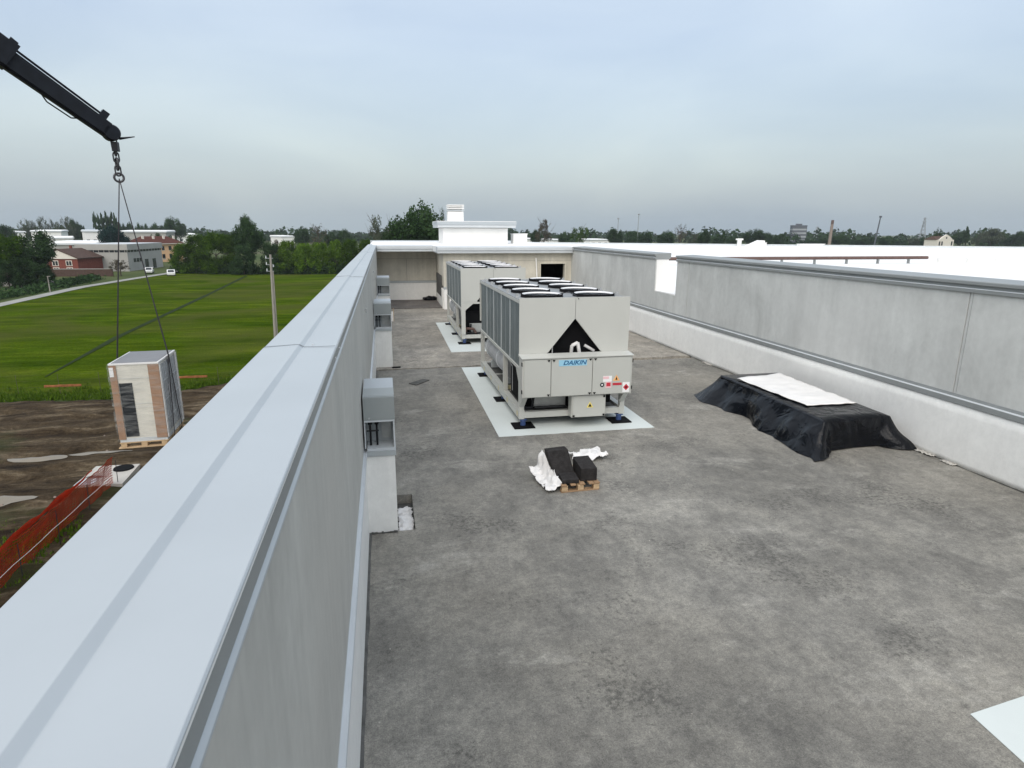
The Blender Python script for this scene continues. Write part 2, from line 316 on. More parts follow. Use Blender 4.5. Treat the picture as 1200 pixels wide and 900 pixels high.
# ------------------------------------------------------------------ building blocks
class MB:
    def __init__(s): s.v = []; s.f = []
    def quad(s, *p):
        i = len(s.v); s.v += [tuple(q) for q in p]; s.f.append(tuple(range(i, i+len(p)))); return s
    def box(s, x0, x1, y0, y1, z0, z1):
        i = len(s.v)
        s.v += [(x0,y0,z0),(x1,y0,z0),(x1,y1,z0),(x0,y1,z0),(x0,y0,z1),(x1,y0,z1),(x1,y1,z1),(x0,y1,z1)]
        s.f += [tuple(i+k for k in q) for q in ((0,3,2,1),(4,5,6,7),(0,1,5,4),(1,2,6,5),(2,3,7,6),(3,0,4,7))]; return s
    def hexa(s, lo, hi):
        i = len(s.v); n = len(lo); s.v += [tuple(p) for p in lo] + [tuple(p) for p in hi]
        s.f.append(tuple(i+k for k in reversed(range(n)))); s.f.append(tuple(i+n+k for k in range(n)))
        for k in range(n):
            j = (k+1) % n; s.f.append((i+k, i+j, i+n+j, i+n+k))
        return s
    def prism_y(s, prof, y0, y1):          # prof: (x, z) counter-clockwise seen from -Y
        return s.hexa([(x, y0, z) for x, z in prof], [(x, y1, z) for x, z in prof])
    def prism_x(s, prof, x0, x1):          # prof: (y, z)
        return s.hexa([(x0, y, z) for y, z in prof], [(x1, y, z) for y, z in prof])
    def prism_z(s, prof, z0, z1):
        return s.hexa([(x, y, z0) for x, y in prof], [(x, y, z1) for x, y in prof])
    def tube(s, p0, p1, r0, r1=None, n=10, caps=True):
        r1 = r0 if r1 is None else r1
        p0, p1 = Vector(p0), Vector(p1); d = (p1-p0).normalized()
        a = d.cross(Vector((0,0,1)))
        a = Vector((1,0,0)) if a.length < 1e-4 else a.normalized(); b = d.cross(a)
        i = len(s.v)
        for p, r in ((p0, r0), (p1, r1)):
            for k in range(n):
                t = 2*math.pi*k/n; s.v.append(tuple(p + a*r*math.cos(t) + b*r*math.sin(t)))
        for k in range(n):
            j = (k+1) % n; s.f.append((i+k, i+j, i+n+j, i+n+k))
        if caps:
            s.f.append(tuple(i+k for k in reversed(range(n)))); s.f.append(tuple(i+n+k for k in range(n)))
        return s
    def path(s, pts, r, n=8):
        for a, b in zip(pts, pts[1:]): s.tube(a, b, r, r, n)
        return s
    def lathe(s, prof, n=24, c=(0, 0, 0)):  # prof (r, z) open profile
        i = len(s.v); m = len(prof)
        for k in range(n):
            t = 2*math.pi*k/n
            for r, z in prof: s.v.append((c[0]+r*math.cos(t), c[1]+r*math.sin(t), c[2]+z))
        for k in range(n):
            j = (k+1) % n
            for q in range(m-1): s.f.append((i+k*m+q, i+j*m+q, i+j*m+q+1, i+k*m+q+1))
        return s
    def build(s, name, mat, parent=None, loc=None, smooth=False, fix=True):
        me = bpy.data.meshes.new(name); me.from_pydata(s.v, [], s.f); me.update()
        if fix:
            bm = bmesh.new(); bm.from_mesh(me); bmesh.ops.recalc_face_normals(bm, faces=bm.faces); bm.to_mesh(me); bm.free()
        return link(name, me, mat, parent, loc, smooth)
def link(name, me, mat, parent=None, loc=None, smooth=False):
    if mat is not None and not me.materials: me.materials.append(MT[mat] if isinstance(mat, str) else mat)
    o = bpy.data.objects.new(name, me); COL.objects.link(o)
    if parent: o.parent = parent
    if loc is not None: o.location = loc
    if smooth:
        for p in me.polygons: p.use_smooth = True
    return o
def box(name, mat, x0, x1, y0, y1, z0, z1, parent=None): return MB().box(x0, x1, y0, y1, z0, z1).build(name, mat, parent)
def tag(o, label, cat, group=None):
    o['label'] = label; o['category'] = cat
    if group: o['group'] = group
    return o
def thing(name, label, cat, loc=(0,0,0), rz=0.0, group=None):
    o = bpy.data.objects.new(name, None); o.empty_display_size = 0.2; COL.objects.link(o)
    o.location = loc; o.rotation_euler = (0, 0, rz); return tag(o, label, cat, group)
def struct(o): o['kind'] = 'structure'; return o
def stuff(o): o['kind'] = 'stuff'; return o
def copy_tree(o, parent=None):
    c = o.copy(); COL.objects.link(c); c.parent = parent
    for ch in list(o.children): copy_tree(ch, c)
    return c
def text_mesh(body, size, shear=0.0, bold=0.0):
    cu = bpy.data.curves.new('lettering', 'FONT'); cu.body = body; cu.size = size; cu.shear = shear; cu.offset = bold; cu.extrude = 0.001
    cu.align_x = 'CENTER'; cu.align_y = 'CENTER'
    o = bpy.data.objects.new('lettering', cu); COL.objects.link(o)
    bpy.context.view_layer.update()
    me = bpy.data.meshes.new_from_object(o.evaluated_get(bpy.context.evaluated_depsgraph_get()))
    bpy.data.objects.remove(o); return me
GZ = -7.2
RY0, RY1 = -9.0, 35.0     # roof deck near and far ends

# ------------------------------------------------------------------ ground
def sheet(name, pts, z, mat):
    o = MB().quad(*[(x, y, z) for x, y in pts]).build(name, mat, fix=False); return struct(o)
struct(MB().quad((-1900,-600,GZ),(1900,-600,GZ),(1900,2000,GZ),(-1900,2000,GZ)).build('ground', 'land', fix=False))
sheet('field', [(-54.6,60),(-30,45.5),(-12,47.0),(45,52),(45,168.5),(-20,167),(-52.5,175),(-55.2,157),(-56.2,135),(-55.0,104)], GZ+0.05, 'field')
rp = [(-53.0,40),(-54.6,102.5),(-56.6,135),(-55.0,157),(-53.2,176),(-52.5,215)]
m = MB()
for (a, b) in zip(rp, rp[1:]): m.quad((a[0]-2.3,a[1],GZ+0.1),(a[0],a[1],GZ+0.1),(b[0],b[1],GZ+0.1),(b[0]-2.3,b[1],GZ+0.1))
struct(m.build('road', 'asphalt', fix=False))
m = MB()
tp = [(-33.0,163),(-30.0,115),(-27.6,71.3),(-25.6,52)]
for a, b in zip(tp, tp[1:]): m.quad((a[0]-0.42,a[1],GZ+0.09),(a[0]+0.38,a[1],GZ+0.09),(b[0]+(0.3 if b[1] > 60 else 0.06),b[1],GZ+0.09),(b[0]-(0.3 if b[1] > 60 else 0.06),b[1],GZ+0.09))
struct(m.build('field_track', 'track', fix=False))
# churned earth beside the building, with real ruts
def earth_h(x, y): return GZ+0.24+0.2*noise.noise(Vector((x*0.13, y*0.6, 0)))+0.13*noise.noise(Vector((x*0.4, y*1.5, 3)))+0.07*noise.noise(Vector((x*1.2, y*1.9, 5)))
def earth():
    nx, ny = 190, 240; X = np.linspace(-60, -1.2, nx); Yv = np.linspace(-12, 47, ny)
    v, f = [], []
    for j, y in enumerate(Yv):
        for i, x in enumerate(X):
            h = earth_h(x, y)
            edge = 44.2+1.3*noise.noise(Vector((x*0.13, 2.0, 0)))
            if x > -16: edge += (x+16)*0.45
            v.append((x, y, h-0.6 if y > edge else h))
    for j in range(ny-1):
        for i in range(nx-1):
            a = j*nx+i; f.append((a, a+1, a+nx+1, a+nx))
    me = bpy.data.meshes.new('bare_earth'); me.from_pydata(v, [], f); me.update()
    return struct(link('bare_earth', me, 'dirt', smooth=True))
earth()
def puddle(cx, cy, rx, ry, seed):     # pale wet clay lying in a hollow
    v, f = [(cx, cy, earth_h(cx, cy)+0.06)], []; n, rings = 26, 6
    for r in range(1, rings+1):
        for k in range(n):
            t = 2*math.pi*k/n; q = r/rings*(1+0.3*math.sin(2*t+seed)+0.3*noise.noise(Vector((math.cos(t)*1.6, math.sin(t)*1.6, seed)))); x, y = cx+rx*q*math.cos(t), cy+ry*q*math.sin(t)
            v.append((x, y, earth_h(x, y)+0.05*(1-r/rings)+0.02))
    for k in range(n): f.append((0, 1+k, 1+(k+1) % n))
    for r in range(rings-1):
        for k in range(n): f.append((1+r*n+k, 1+(r+1)*n+k, 1+(r+1)*n+(k+1) % n, 1+r*n+(k+1) % n))
    me = bpy.data.meshes.new('puddle'); me.from_pydata(v, [], f); me.update(); return struct(link('puddle', me, 'puddle', smooth=True))
puddle(-16.8, 32.3, 1.0, 0.42, 1); puddle(-14.2, 32.6, 1.1, 0.4, 2); puddle(-18.6, 27.5, 0.9, 0.5, 4); puddle(-15.9, 26.8, 1.6, 0.35, 6)
def tufts(name, spots, hmin, hmax, nb, seed, mat='grass_blade'):
    rnd = random.Random(seed); v, f = [], []
    for (x, y, z) in spots:
        for k in range(nb):
            a = rnd.uniform(0, 6.28); h = rnd.uniform(hmin, hmax); w = h*0.1+0.015; l = h*rnd.uniform(0.1, 0.5)
            bx, by = x+rnd.uniform(-.16, .16), y+rnd.uniform(-.16, .16); ca, sa = math.cos(a), math.sin(a); i = len(v)
            v += [(bx-sa*w, by+ca*w, z), (bx+sa*w, by-ca*w, z), (bx+ca*l, by+sa*l, z+h)]; f.append((i, i+1, i+2))
    me = bpy.data.meshes.new(name); me.from_pydata(v, [], f); me.update(); return stuff(link(name, me, mat))
rnd = random.Random(3)
sp = [(rnd.uniform(-42, -2), 0, GZ+0.05) for k in range(2600)]
sp = [(x, 44.6+max(0, (x+16))*0.45+abs(rnd.gauss(0, 1.3))+1.0*noise.noise(Vector((x*0.13, 2.0, 0))), z) for x, _, z in sp]
tag(tufts('field_edge_grass', sp, 0.1, 0.32, 6, 5), 'long green grass along the edge where field meets bare earth', 'grass')
sp = [(-12.6+rnd.gauss(0, 0.9)-max(0, 24-y)*0.12, y, GZ+0.2) for y in [rnd.uniform(15, 25) for k in range(700)]]
tag(tufts('verge_grass', sp, 0.06, 0.2, 9, 6), 'patch of green weeds on the earth beside the orange netting', 'grass')

# ------------------------------------------------------------------ the roof deck
m = MB()
HX0, HX1, HY0, HY1 = 0.03, 0.26, 7.52, 8.66
for (x0, x1, y0, y1) in ((-0.36, 9.33, RY0, HY0), (-0.36, HX0, HY0, HY1), (HX1, 9.33, HY0, HY1), (-0.36, 9.33, HY1, 17.35)):
    m.box(x0, x1, y0, y1, -0.16, 0.0)
deck = struct(m.build('roof_deck', 'floor'))
# ragged front edge of the thinner far screed
m = MB(); n_ = 60; top = []
for k in range(n_+1):
    x = -0.36+9.69*k/n_; top.append((x, 17.28+0.035*x+0.05*noise.noise(Vector((x*1.3, 0, 0)))+0.02*noise.noise(Vector((x*6, 0, 0)))))
prof = top+[(9.33, 31.2), (-0.36, 31.2)]
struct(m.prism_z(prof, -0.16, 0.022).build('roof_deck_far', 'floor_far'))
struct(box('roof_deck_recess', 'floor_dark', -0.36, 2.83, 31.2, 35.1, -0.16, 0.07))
struct(box('roof_slab', 'sheet_grey', -0.36, 9.33, RY0, 35.1, -0.6, -0.165))

# building under the roof
hb = thing('factory_building', 'pale factory building whose flat roof carries the two chillers', 'building', (4.5, 13, GZ))
MB().box(-5.32, -4.9, -22, 23.0, 0, 6.6).build('wall', 'grey_wall', hb)
MB().box(5.2, 5.5, -22, 33.0, 0, 6.6).build('wall', 'grey_wall', hb)
MB().box(-4.9, 5.2, -22, -21.7, 0, 9.6).build('wall', 'grey_wall', hb)
MB().box(-5.32, 5.5, 32.7, 33.3, 0, 9.9).build('wall', 'grey_wall', hb)
# torn opening in the deck with insulation showing
hole = thing('floor_cutout', 'square hole cut in the roof beside the white pier, crumpled foil inside', 'hole', (0.145, 8.09, -0.158))
def crumple(nx, ny, sx, sy, amp, seed, lift=lambda u, v: 0.0, freq=3.0):
    v, f = [], []
    for j in range(ny+1):
        for i in range(nx+1):
            u, w = i/nx, j/ny; p = Vector((u*freq+seed*3.1, w*freq*sy/sx, seed))
            z = amp*(noise.noise(p)+0.5*abs(noise.noise(p*2.3))+0.3*noise.noise(p*5)); dx = amp*0.6*noise.noise(p*1.7+Vector((5, 0, 0))); dy = amp*0.6*noise.noise(p*1.7+Vector((0, 7, 0)))
            v.append(((u-0.5)*sx+dx, (w-0.5)*sy+dy, z+lift(u, w)))
    for j in range(ny):
        for i in range(nx):
            a = j*(nx+1)+i; f.append((a, a+1, a+nx+2, a+nx+1))
    return v, f
def crumpled(name, mat, args, parent=None, loc=(0,0,0), rot=(0,0,0), thick=0.004):
    v, f = crumple(*args[:6], **(args[6] if len(args) > 6 else {}))
    me = bpy.data.meshes.new(name); me.from_pydata(v, [], f); me.update()
    o = link(name, me, mat, parent, loc, True); o.rotation_euler = rot
    md = o.modifiers.new('thickness', 'SOLIDIFY'); md.thickness = thick; return o
crumpled('insulation_foil', 'plastic', (10, 24, 0.2, 0.62, 0.05, 3), hole, (0, -0.25, 0.06))
crumpled('insulation_foil', 'plastic', (10, 14, 0.2, 0.3, 0.05, 5), hole, (0, 0.24, 0.04))
box('pit_floor', 'sealant', -0.112, 0.112, -0.565, 0.565, 0.004, 0.02, hole)

# ------------------------------------------------------------------ left parapet
lp = thing('parapet_wall', 'long grey parapet wall with pale sheet metal coping beside the green field', 'wall', (0, 0, 0))
MB().box(-0.70, -0.375, RY0, 35.4, -0.6, 2.96).build('wall_core', 'sheet_grey', lp)
js = [RY0, 0.52, 10.45, 20.4, 30.3, 35.0]
for a, b in zip(js, js[1:]):
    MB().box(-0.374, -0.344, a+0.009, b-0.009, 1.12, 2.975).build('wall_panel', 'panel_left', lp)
for y in js[1:-1]:
    MB().box(-0.372, -0.351, y-0.008, y+0.008, 1.12, 2.97).build('joint_seal', 'sealant', lp)
MB().box(-0.374, -0.330, RY0, 35.0, 0.0, 1.05).build('base_upstand', 'white_wall', lp)
MB().prism_y([(-0.374,1.055),(-0.309,1.055),(-0.307,1.06),(-0.307,1.10),(-0.314,1.108),(-0.338,1.112),(-0.342,1.116),(-0.342,1.135),(-0.374,1.135)], RY0, 35.0).build('base_flashing', 'sheet_light', lp)
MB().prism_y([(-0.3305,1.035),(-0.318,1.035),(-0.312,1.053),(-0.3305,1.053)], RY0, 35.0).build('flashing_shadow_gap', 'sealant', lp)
MB().prism_y([(-0.332,0.004),(-0.316,0.004),(-0.332,0.02)], RY0, 35.0).build('foot_shade_stain', 'sealant', lp)
outer = [(-0.787,2.955),(-0.787,3.056),(-0.567,3.069),(-0.543,3.051),(-0.338,3.046),(-0.333,3.040),(-0.331,2.984),(-0.320,2.972),(-0.320,2.962),(-0.345,2.962),(-0.372,2.98),(-0.372,3.00),(-0.755,3.00),(-0.755,2.955)]
jc = [RY0, -1.3, 4.2, 10.72, 16.72, 22.72, 28.72, 35.6]
for k, (a, b) in enumerate(zip(jc, jc[1:])):
    dz = 0.003 if k % 2 else 0.0
    o = MB().prism_y([(x, z+dz) for x, z in outer], a+0.008, b-0.008).build('coping_length', 'coping', lp)
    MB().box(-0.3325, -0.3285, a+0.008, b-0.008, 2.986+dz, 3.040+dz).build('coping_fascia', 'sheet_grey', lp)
    md = o.modifiers.new('soft', 'BEVEL'); md.width = 0.002; md.segments = 2; md.limit_method = 'ANGLE'; md.angle_limit = R(25)
for y in jc[1:-1]:   # backing strip under each joint
    MB().prism_y([(-0.78,3.02),(-0.78,3.046),(-0.57,3.058),(-0.552,3.042),(-0.345,3.036),(-0.341,3.02)], y-0.05, y+0.05).build('joint_strip', 'sealant', lp)
    bd = [(-0.788+0.45*k/16, 0.0, 0.0) for k in range(17)]
    zc = lambda x: 3.0605+(0.013*(x+0.787)/0.22 if x < -0.567 else (0.013-0.018*(x+0.567)/0.024 if x < -0.543 else -0.005))
    mb_ = MB()
    for (xa, _, _), (xb, _, _) in zip(bd, bd[1:]):
        wa, wb = 0.02*noise.noise(Vector((xa*6, y, 0))), 0.02*noise.noise(Vector((xb*6, y, 0)))
        mb_.quad((xa, y+wa-0.008, zc(xa)), (xb, y+wb-0.008, zc(xb)), (xb, y+wb+0.008, zc(xb)), (xa, y+wa+0.008, zc(xa)))
    mb_.build('joint_bead', 'joint_grey', lp, fix=False)
def rivet(x, y, z, axis, parent, r=0.006):
    d = Vector(axis); p = Vector((x, y, z))
    return MB().tube(p-d*0.004, p+d*0.003, r, r, 12).tube(p+d*0.003, p+d*0.006, r*0.9, r*0.4, 12).build('rivet', 'steel', parent)
for y in (0.845, 4.02, 4.38, 10.5, 10.9, 16.5, 16.9): rivet(-0.3275, y, 3.008, (1, 0, 0), lp)
for y in jc[1:5]:
    rivet(-0.62, y-0.09, 3.066, (0, 0, 1), lp, 0.008); rivet(-0.49, y+0.1, 3.050, (0, 0, 1), lp, 0.008)
for y in (10.45, 20.4):
    MB().tube((-0.35, y, 2.55), (-0.31, y, 2.55), 0.012, 0.012, 8).tube((-0.315, y, 2.56), (-0.315, y, 2.48), 0.01, 0.01, 8).build('panel_hook', 'steel', lp)

# white piers with grey vent boxes against the left parapet
def pier(y0, length, label, xe=0.0):
    t = thing('vent_pier', label, 'vent', (0, y0, 0), 0, 'vent boxes along the parapet')
    MB().box(-0.333, xe+0.035, 0, length, 0.003, 1.06).build('pier', 'white_wall', t)
    MB().box(-0.315, xe+0.05, -0.02, length+0.02, 1.062, 1.125).build('cap_flashing', 'sheet_mid', t)
    MB().box(-0.30, xe+0.04, -0.01, length, 1.127, 1.16).build('sill', 'sheet_light', t)
    mb_ = MB()
    for k in range(14):
        xa = -0.33+(xe+0.36)*k/14; hh = 0.012+0.03*abs(noise.noise(Vector((k*0.9, y0, 2)))); mb_.box(xa, xa+(xe+0.36)/14, -0.012-0.5*hh, -0.001, 0.002, hh)
    mb_.build('torn_foot', 'sealant', t)
    # open valve bay
    MB().box(-0.315, xe+0.045, 0.30, length, 1.162, 1.525).build('bay_back', 'sheet_mid', t)
    MB().box(xe+0.028, xe+0.046, 0.0, 0.30, 1.162, 1.525).build('bay_side', 'sheet_light', t)
    MB().box(-0.325, -0.312, 0.0, 0.30, 1.162, 1.525).build('bay_side', 'sheet_light', t)
    MB().box(-0.12, xe+0.0, 0.285, 0.298, 1.20, 1.50).build('hatch', 'galv', t)
    for x in (-0.255, -0.175):
        MB().tube((x, 0.12, 1.165), (x, 0.12, 1.52), 0.013, 0.013, 8).build('valve_pipe', 'black_gloss', t)
        MB().tube((x, 0.12, 1.44), (x, 0.12, 1.50), 0.026, 0.026, 10).build('valve_body', 'black_gloss', t)
    MB().tube((-0.30, 0.10, 1.36), (-0.15, 0.10, 1.36), 0.011, 0.011, 8).build('valve_lever', 'black_gloss', t)
    # hood
    h = MB().prism_x([(-0.01, 1.53), (-0.01, 1.815), (0.02, 1.835), (length+0.02, 1.875), (length+0.02, 1.53)], -0.325, xe+0.052).build('hood', 'sheet_hood', t)
    MB().box(-0.322, xe+0.048, -0.0125, length+0.01, 1.505, 1.527).build('hood_lip', 'sheet_light', t)
    MB().quad((-0.32, -0.0, 1.828), (xe+0.046, 0.0, 1.828), (xe+0.046, length+0.01, 1.882), (-0.32, length+0.01, 1.882)).build('hood_top', 'coping', h, fix=False)
    MB().tube((-0.26, -0.02, 1.555), (-0.26, -0.008, 1.555), 0.012, 0.012, 10).build('latch', 'steel', h)
    return t
pier(7.5, 0.74, 'grey vent hood on the white pier beside the square cut hole')
pier(17.6, 0.74, 'grey vent hood on the second white pier where the deck turns paler', 0.1)
pier(27.3, 0.74, 'grey vent hood on the last white pier before the recessed end wall', 0.16)
t = thing('offcut_board', 'small white board standing against the last parapet vent pier', 'board', (0.26, 26.9, 0.022))
MB().box(-0.06, 0.05, -0.02, 0.02, 0, 0.42).build('board', 'white_paint', t)
MB().box(0.052, 0.075, -0.02, 0.02, 0, 0.55).build('batten', 'wood', t)

# ------------------------------------------------------------------ right parapet
rw = thing('parapet_wall', 'tall streaked grey parapet wall with white base and notch, behind the black tarpaulin', 'wall', (0, 0, 0))
NY0, NY1, NZ = 18.93, 20.56, 1.76
for a, b in ((RY0, NY0), (NY1, 30.7)):
    MB().box(9.36, 9.80, a, b, -0.6, 2.86).build('wall_core', 'white_paint', rw)
MB().box(9.36, 9.80, NY0, NY1, -0.6, NZ).build('wall_core', 'white_paint', rw)
rj = [RY0, -1.3, 8.4, 18.08, NY0]
for a, b in zip(rj, rj[1:]):
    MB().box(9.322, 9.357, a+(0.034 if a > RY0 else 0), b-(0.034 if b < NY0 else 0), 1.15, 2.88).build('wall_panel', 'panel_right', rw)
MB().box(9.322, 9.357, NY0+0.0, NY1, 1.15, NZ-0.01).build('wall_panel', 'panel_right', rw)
for a, b in ((NY1, 24.0), (24.0, 27.6), (27.6, 30.7)):
    MB().box(9.322, 9.357, a+(0.006 if a > NY1 else 0), b-(0.006 if b < 30.7 else 0), 1.15, 2.88).build('wall_panel', 'panel_right', rw)
for y in (-1.3, 8.4, 18.08):
    MB().box(9.328, 9.356, y-0.022, y+0.022, 1.15, 2.87).build('joint_seal', 'panel_right', rw); MB().box(9.3572, 9.3592, y-0.05, y+0.05, 1.15, 2.86).build('joint_backing', 'sealant', rw)
# white base upstand, bulging in places, with a torn foot
def upstand():
    ny = 160; v, f = [], []; zs = [0.012, 0.10, 0.25, 0.55, 0.85, 1.025]
    for j in range(ny+1):
        y = RY0+(30.7-RY0)*j/ny
        for i, z in enumerate(zs):
            x = 9.31-0.012*noise.noise(Vector((y*0.7, z*1.5, 0)))-(0.035*max(0, noise.noise(Vector((y*0.9, 3, 1)))) if i < 2 else 0)
            v.append((x, y, z+(0.018*noise.noise(Vector((y*2.1, 0, 4)))+0.006 if i == 0 else 0)))
    k = len(zs)
    for j in range(ny):
        for i in range(k-1):
            a = j*k+i; f.append((a, a+1, a+k+1, a+k))
    me = bpy.data.meshes.new('base_upstand'); me.from_pydata(v, [], f); me.update()
    o = link('base_upstand', me, 'white_wall', rw, smooth=True); md = o.modifiers.new('thickness', 'SOLIDIFY'); md.thickness = 0.03; md.offset = 1.0
    return o
upstand()
MB().box(9.335, 9.358, RY0, 30.7, 0.0, 1.025).build('base_backing', 'sealant', rw)
MB().prism_y([(9.335,1.03),(9.266,1.03),(9.262,1.035),(9.262,1.118),(9.272,1.128),(9.30,1.132),(9.30,1.142),(9.308,1.185),(9.335,1.185)], RY0, 30.7).build('base_flashing', 'sheet_grey', rw)
MB().prism_y([(9.262,1.1195),(9.262,1.124),(9.272,1.134),(9.298,1.138),(9.298,1.133)], RY0, 30.7).build('flashing_edge', 'sheet_light', rw)
# ragged dark strip painting in gap shadow and staining; mortar droppings at the foot
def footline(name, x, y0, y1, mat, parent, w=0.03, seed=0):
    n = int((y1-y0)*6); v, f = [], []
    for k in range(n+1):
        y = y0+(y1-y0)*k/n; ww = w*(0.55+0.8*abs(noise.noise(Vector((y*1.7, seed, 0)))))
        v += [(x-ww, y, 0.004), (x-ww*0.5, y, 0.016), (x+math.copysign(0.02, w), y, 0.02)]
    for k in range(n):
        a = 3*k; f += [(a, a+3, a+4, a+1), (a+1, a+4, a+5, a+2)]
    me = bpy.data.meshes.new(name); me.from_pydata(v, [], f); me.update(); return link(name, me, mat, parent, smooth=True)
footline('foot_shade_stain', 9.30, RY0, 17.2, 'sealant', rw, 0.035, 1)
footline('foot_shade_stain', 9.29, 17.4, 30.6, 'sealant', rw, 0.03, 2).location.z = 0.02
for (y, s, k) in ((8.75, 0.5, 1), (11.9, 0.3, 2), (16.4, 0.5, 3), (8.2, 0.25, 6)):
    v = crumpled('mortar_lump', 'slab', (6, 14, 0.10, s, 0.03, k), rw, (9.24, y, 0.02))
footline('foot_shade_stain', -0.322, RY0, 7.48, 'sealant', lp, -0.03, 5); footline('foot_shade_stain', -0.322, 8.3, 17.2, 'sealant', lp, -0.03, 6)
capp = [(9.335,2.862),(9.285,2.862),(9.279,2.868),(9.279,2.918),(9.288,2.928),(9.305,2.934),(9.305,2.985),(9.262,2.99),(9.255,2.996),(9.255,3.04),(9.265,3.052),(9.86,3.075),(9.87,3.07),(9.87,2.90),(9.84,2.90),(9.84,2.862)]
for a, b in ((RY0, -3.0), (-3.0, 4.2), (4.2, 11.4), (11.4, NY0+0.01), (NY1-0.02, 25.6), (25.6, 30.34)):
    o = MB().prism_y(capp, a+0.003, b-0.003).build('cap_length', 'sheet_grey', rw)
for a, b in ((RY0, NY0), (NY1, 30.3)):
    MB().prism_y([(9.276,2.9205),(9.286,2.931),(9.304,2.937),(9.304,2.931)], a, b).build('cap_edge', 'sheet_light', rw)
MB().box(9.34, 9.86, NY0, NY1, NZ, NZ+0.035).build('notch_sill', 'white_paint', rw)

# ------------------------------------------------------------------ far end wall
fw = thing('end_wall', 'beige end wall under a white cornice with a dark opening, behind the chillers', 'wall', (0, 0, 0))
# main face, built round the opening
for (x0, x1, z0, z1) in ((2.85, 7.72, 1.12, 2.36), (7.72, 8.97, 2.21, 2.36), (8.97, 9.33, 1.12, 2.36), (2.85, 9.33, 2.37, 2.74)):
    MB().box(x0, x1, 30.7, 30.95, z0, z1).build('wall_panel', 'panel_far', fw)
MB().box(2.85, 9.33, 30.74, 30.95, 2.355, 2.375).build('joint_seal', 'sealant', fw)
MB().box(2.85, 7.72, 30.66, 30.95, 0, 1.0).build('base_upstand', 'white_paint', fw)
MB().box(8.97, 9.33, 30.66, 30.95, 0, 1.0).build('base_upstand', 'white_paint', fw)
MB().box(2.85, 7.72, 30.64, 30.95, 1.002, 1.118).build('base_flashing', 'sheet_mid', fw)
MB().box(8.97, 9.33, 30.64, 30.95, 1.002, 1.118).build('base_flashing', 'sheet_mid', fw)
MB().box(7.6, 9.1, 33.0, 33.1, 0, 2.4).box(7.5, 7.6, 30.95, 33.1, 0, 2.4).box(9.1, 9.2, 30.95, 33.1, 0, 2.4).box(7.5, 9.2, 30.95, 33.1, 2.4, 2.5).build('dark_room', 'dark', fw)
MB().box(7.66, 7.72, 30.62, 30.7, 0.05, 2.26).box(8.97, 9.03, 30.62, 30.7, 0.05, 2.26).box(7.72, 8.97, 30.62, 30.7, 2.21, 2.26).build('door_frame', 'panel_far', fw)
MB().tube((7.46, 30.62, 2.5), (7.62, 30.60, 0.05), 0.03, 0.03, 10).build('drain_pipe', 'white_paint', fw)
MB().tube((3.46, 30.63, 2.3), (3.46, 30.63, 0.1), 0.06, 0.06, 10).build('drain_pipe', 'white_paint', fw)
# recess
for (x0, x1) in ((-0.40, 1.22), (1.235, 2.84)):
    MB().box(x0, x1, 35.0, 35.25, 1.12, 2.30).build('wall_panel', 'panel_far', fw)
MB().box(-0.40, 2.84, 35.0, 35.25, 2.31, 2.74).build('wall_panel', 'panel_far', fw)
MB().box(-0.40, 2.84, 35.04, 35.25, 1.1, 2.75).build('joint_seal', 'sealant', fw)
MB().box(-0.33, 2.80, 34.95, 35.03, 0.07, 1.0).build('base_upstand', 'white_wall', fw)
MB().box(-0.33, 2.84, 34.92, 35.03, 1.002, 1.115).build('base_flashing', 'sheet_mid', fw)
MB().box(2.852, 3.1, 30.96, 35.2, 1.12, 2.74).build('return_wall', 'panel_far', fw)
MB().box(2.80, 3.1, 30.96, 35.0, 0.0, 1.0).build('return_upstand', 'white_wall', fw)
MB().box(2.79, 2.85, 31.6, 34.4, 0.55, 1.6).build('dark_hatch', 'sealant', fw)
def cornice(x0, x1, y):
    return MB().prism_x([(y, 2.745), (y-0.34, 2.745), (y-0.35, 2.80), (y-0.31, 2.815), (y-0.31, 2.87), (y-0.36, 2.88), (y-0.36, 3.02), (y-0.34, 3.035), (y+0.6, 3.06), (y+0.6, 2.745)], x0, x1)
cornice(2.55, 9.30, 30.7).build('cornice', 'sheet_light', fw)
cornice(-0.32, 2.545, 33.6).build('cornice', 'sheet_light', fw)
MB().box(2.55, 2.84, 31.305, 34.2, 2.745, 2.797).build('cornice', 'sheet_light', fw)
struct(MB().box(2.55, 9.9, 31.31, 46.0, 2.80, 3.05).box(-0.70, 2.545, 34.21, 46.0, 2.80, 3.055).build('upper_roof', 'white_roof'))
MB().box(-0.85, 9.9, 45.8, 46.2, 2.6, 3.12).build('rear_coping', 'coping', fw)
bag = thing('black_bag', 'small black plastic bag lying on the recessed dark floor', 'bag', (2.45, 34.55, 0.07))
me = bpy.data.meshes.new('bag'); bm = bmesh.new(); bmesh.ops.create_icosphere(bm, subdivisions=3, radius=1)
for v in bm.verts:
    p = v.co.copy(); k = 1+0.3*noise.noise(p*2.2); v.co = Vector((p.x*0.42*k, p.y*0.2*k, max(0.0, (p.z*0.8+0.5)*0.17*k)))
bm.to_mesh(me); bm.free(); link('bag_body', me, 'tarp', bag, smooth=True)

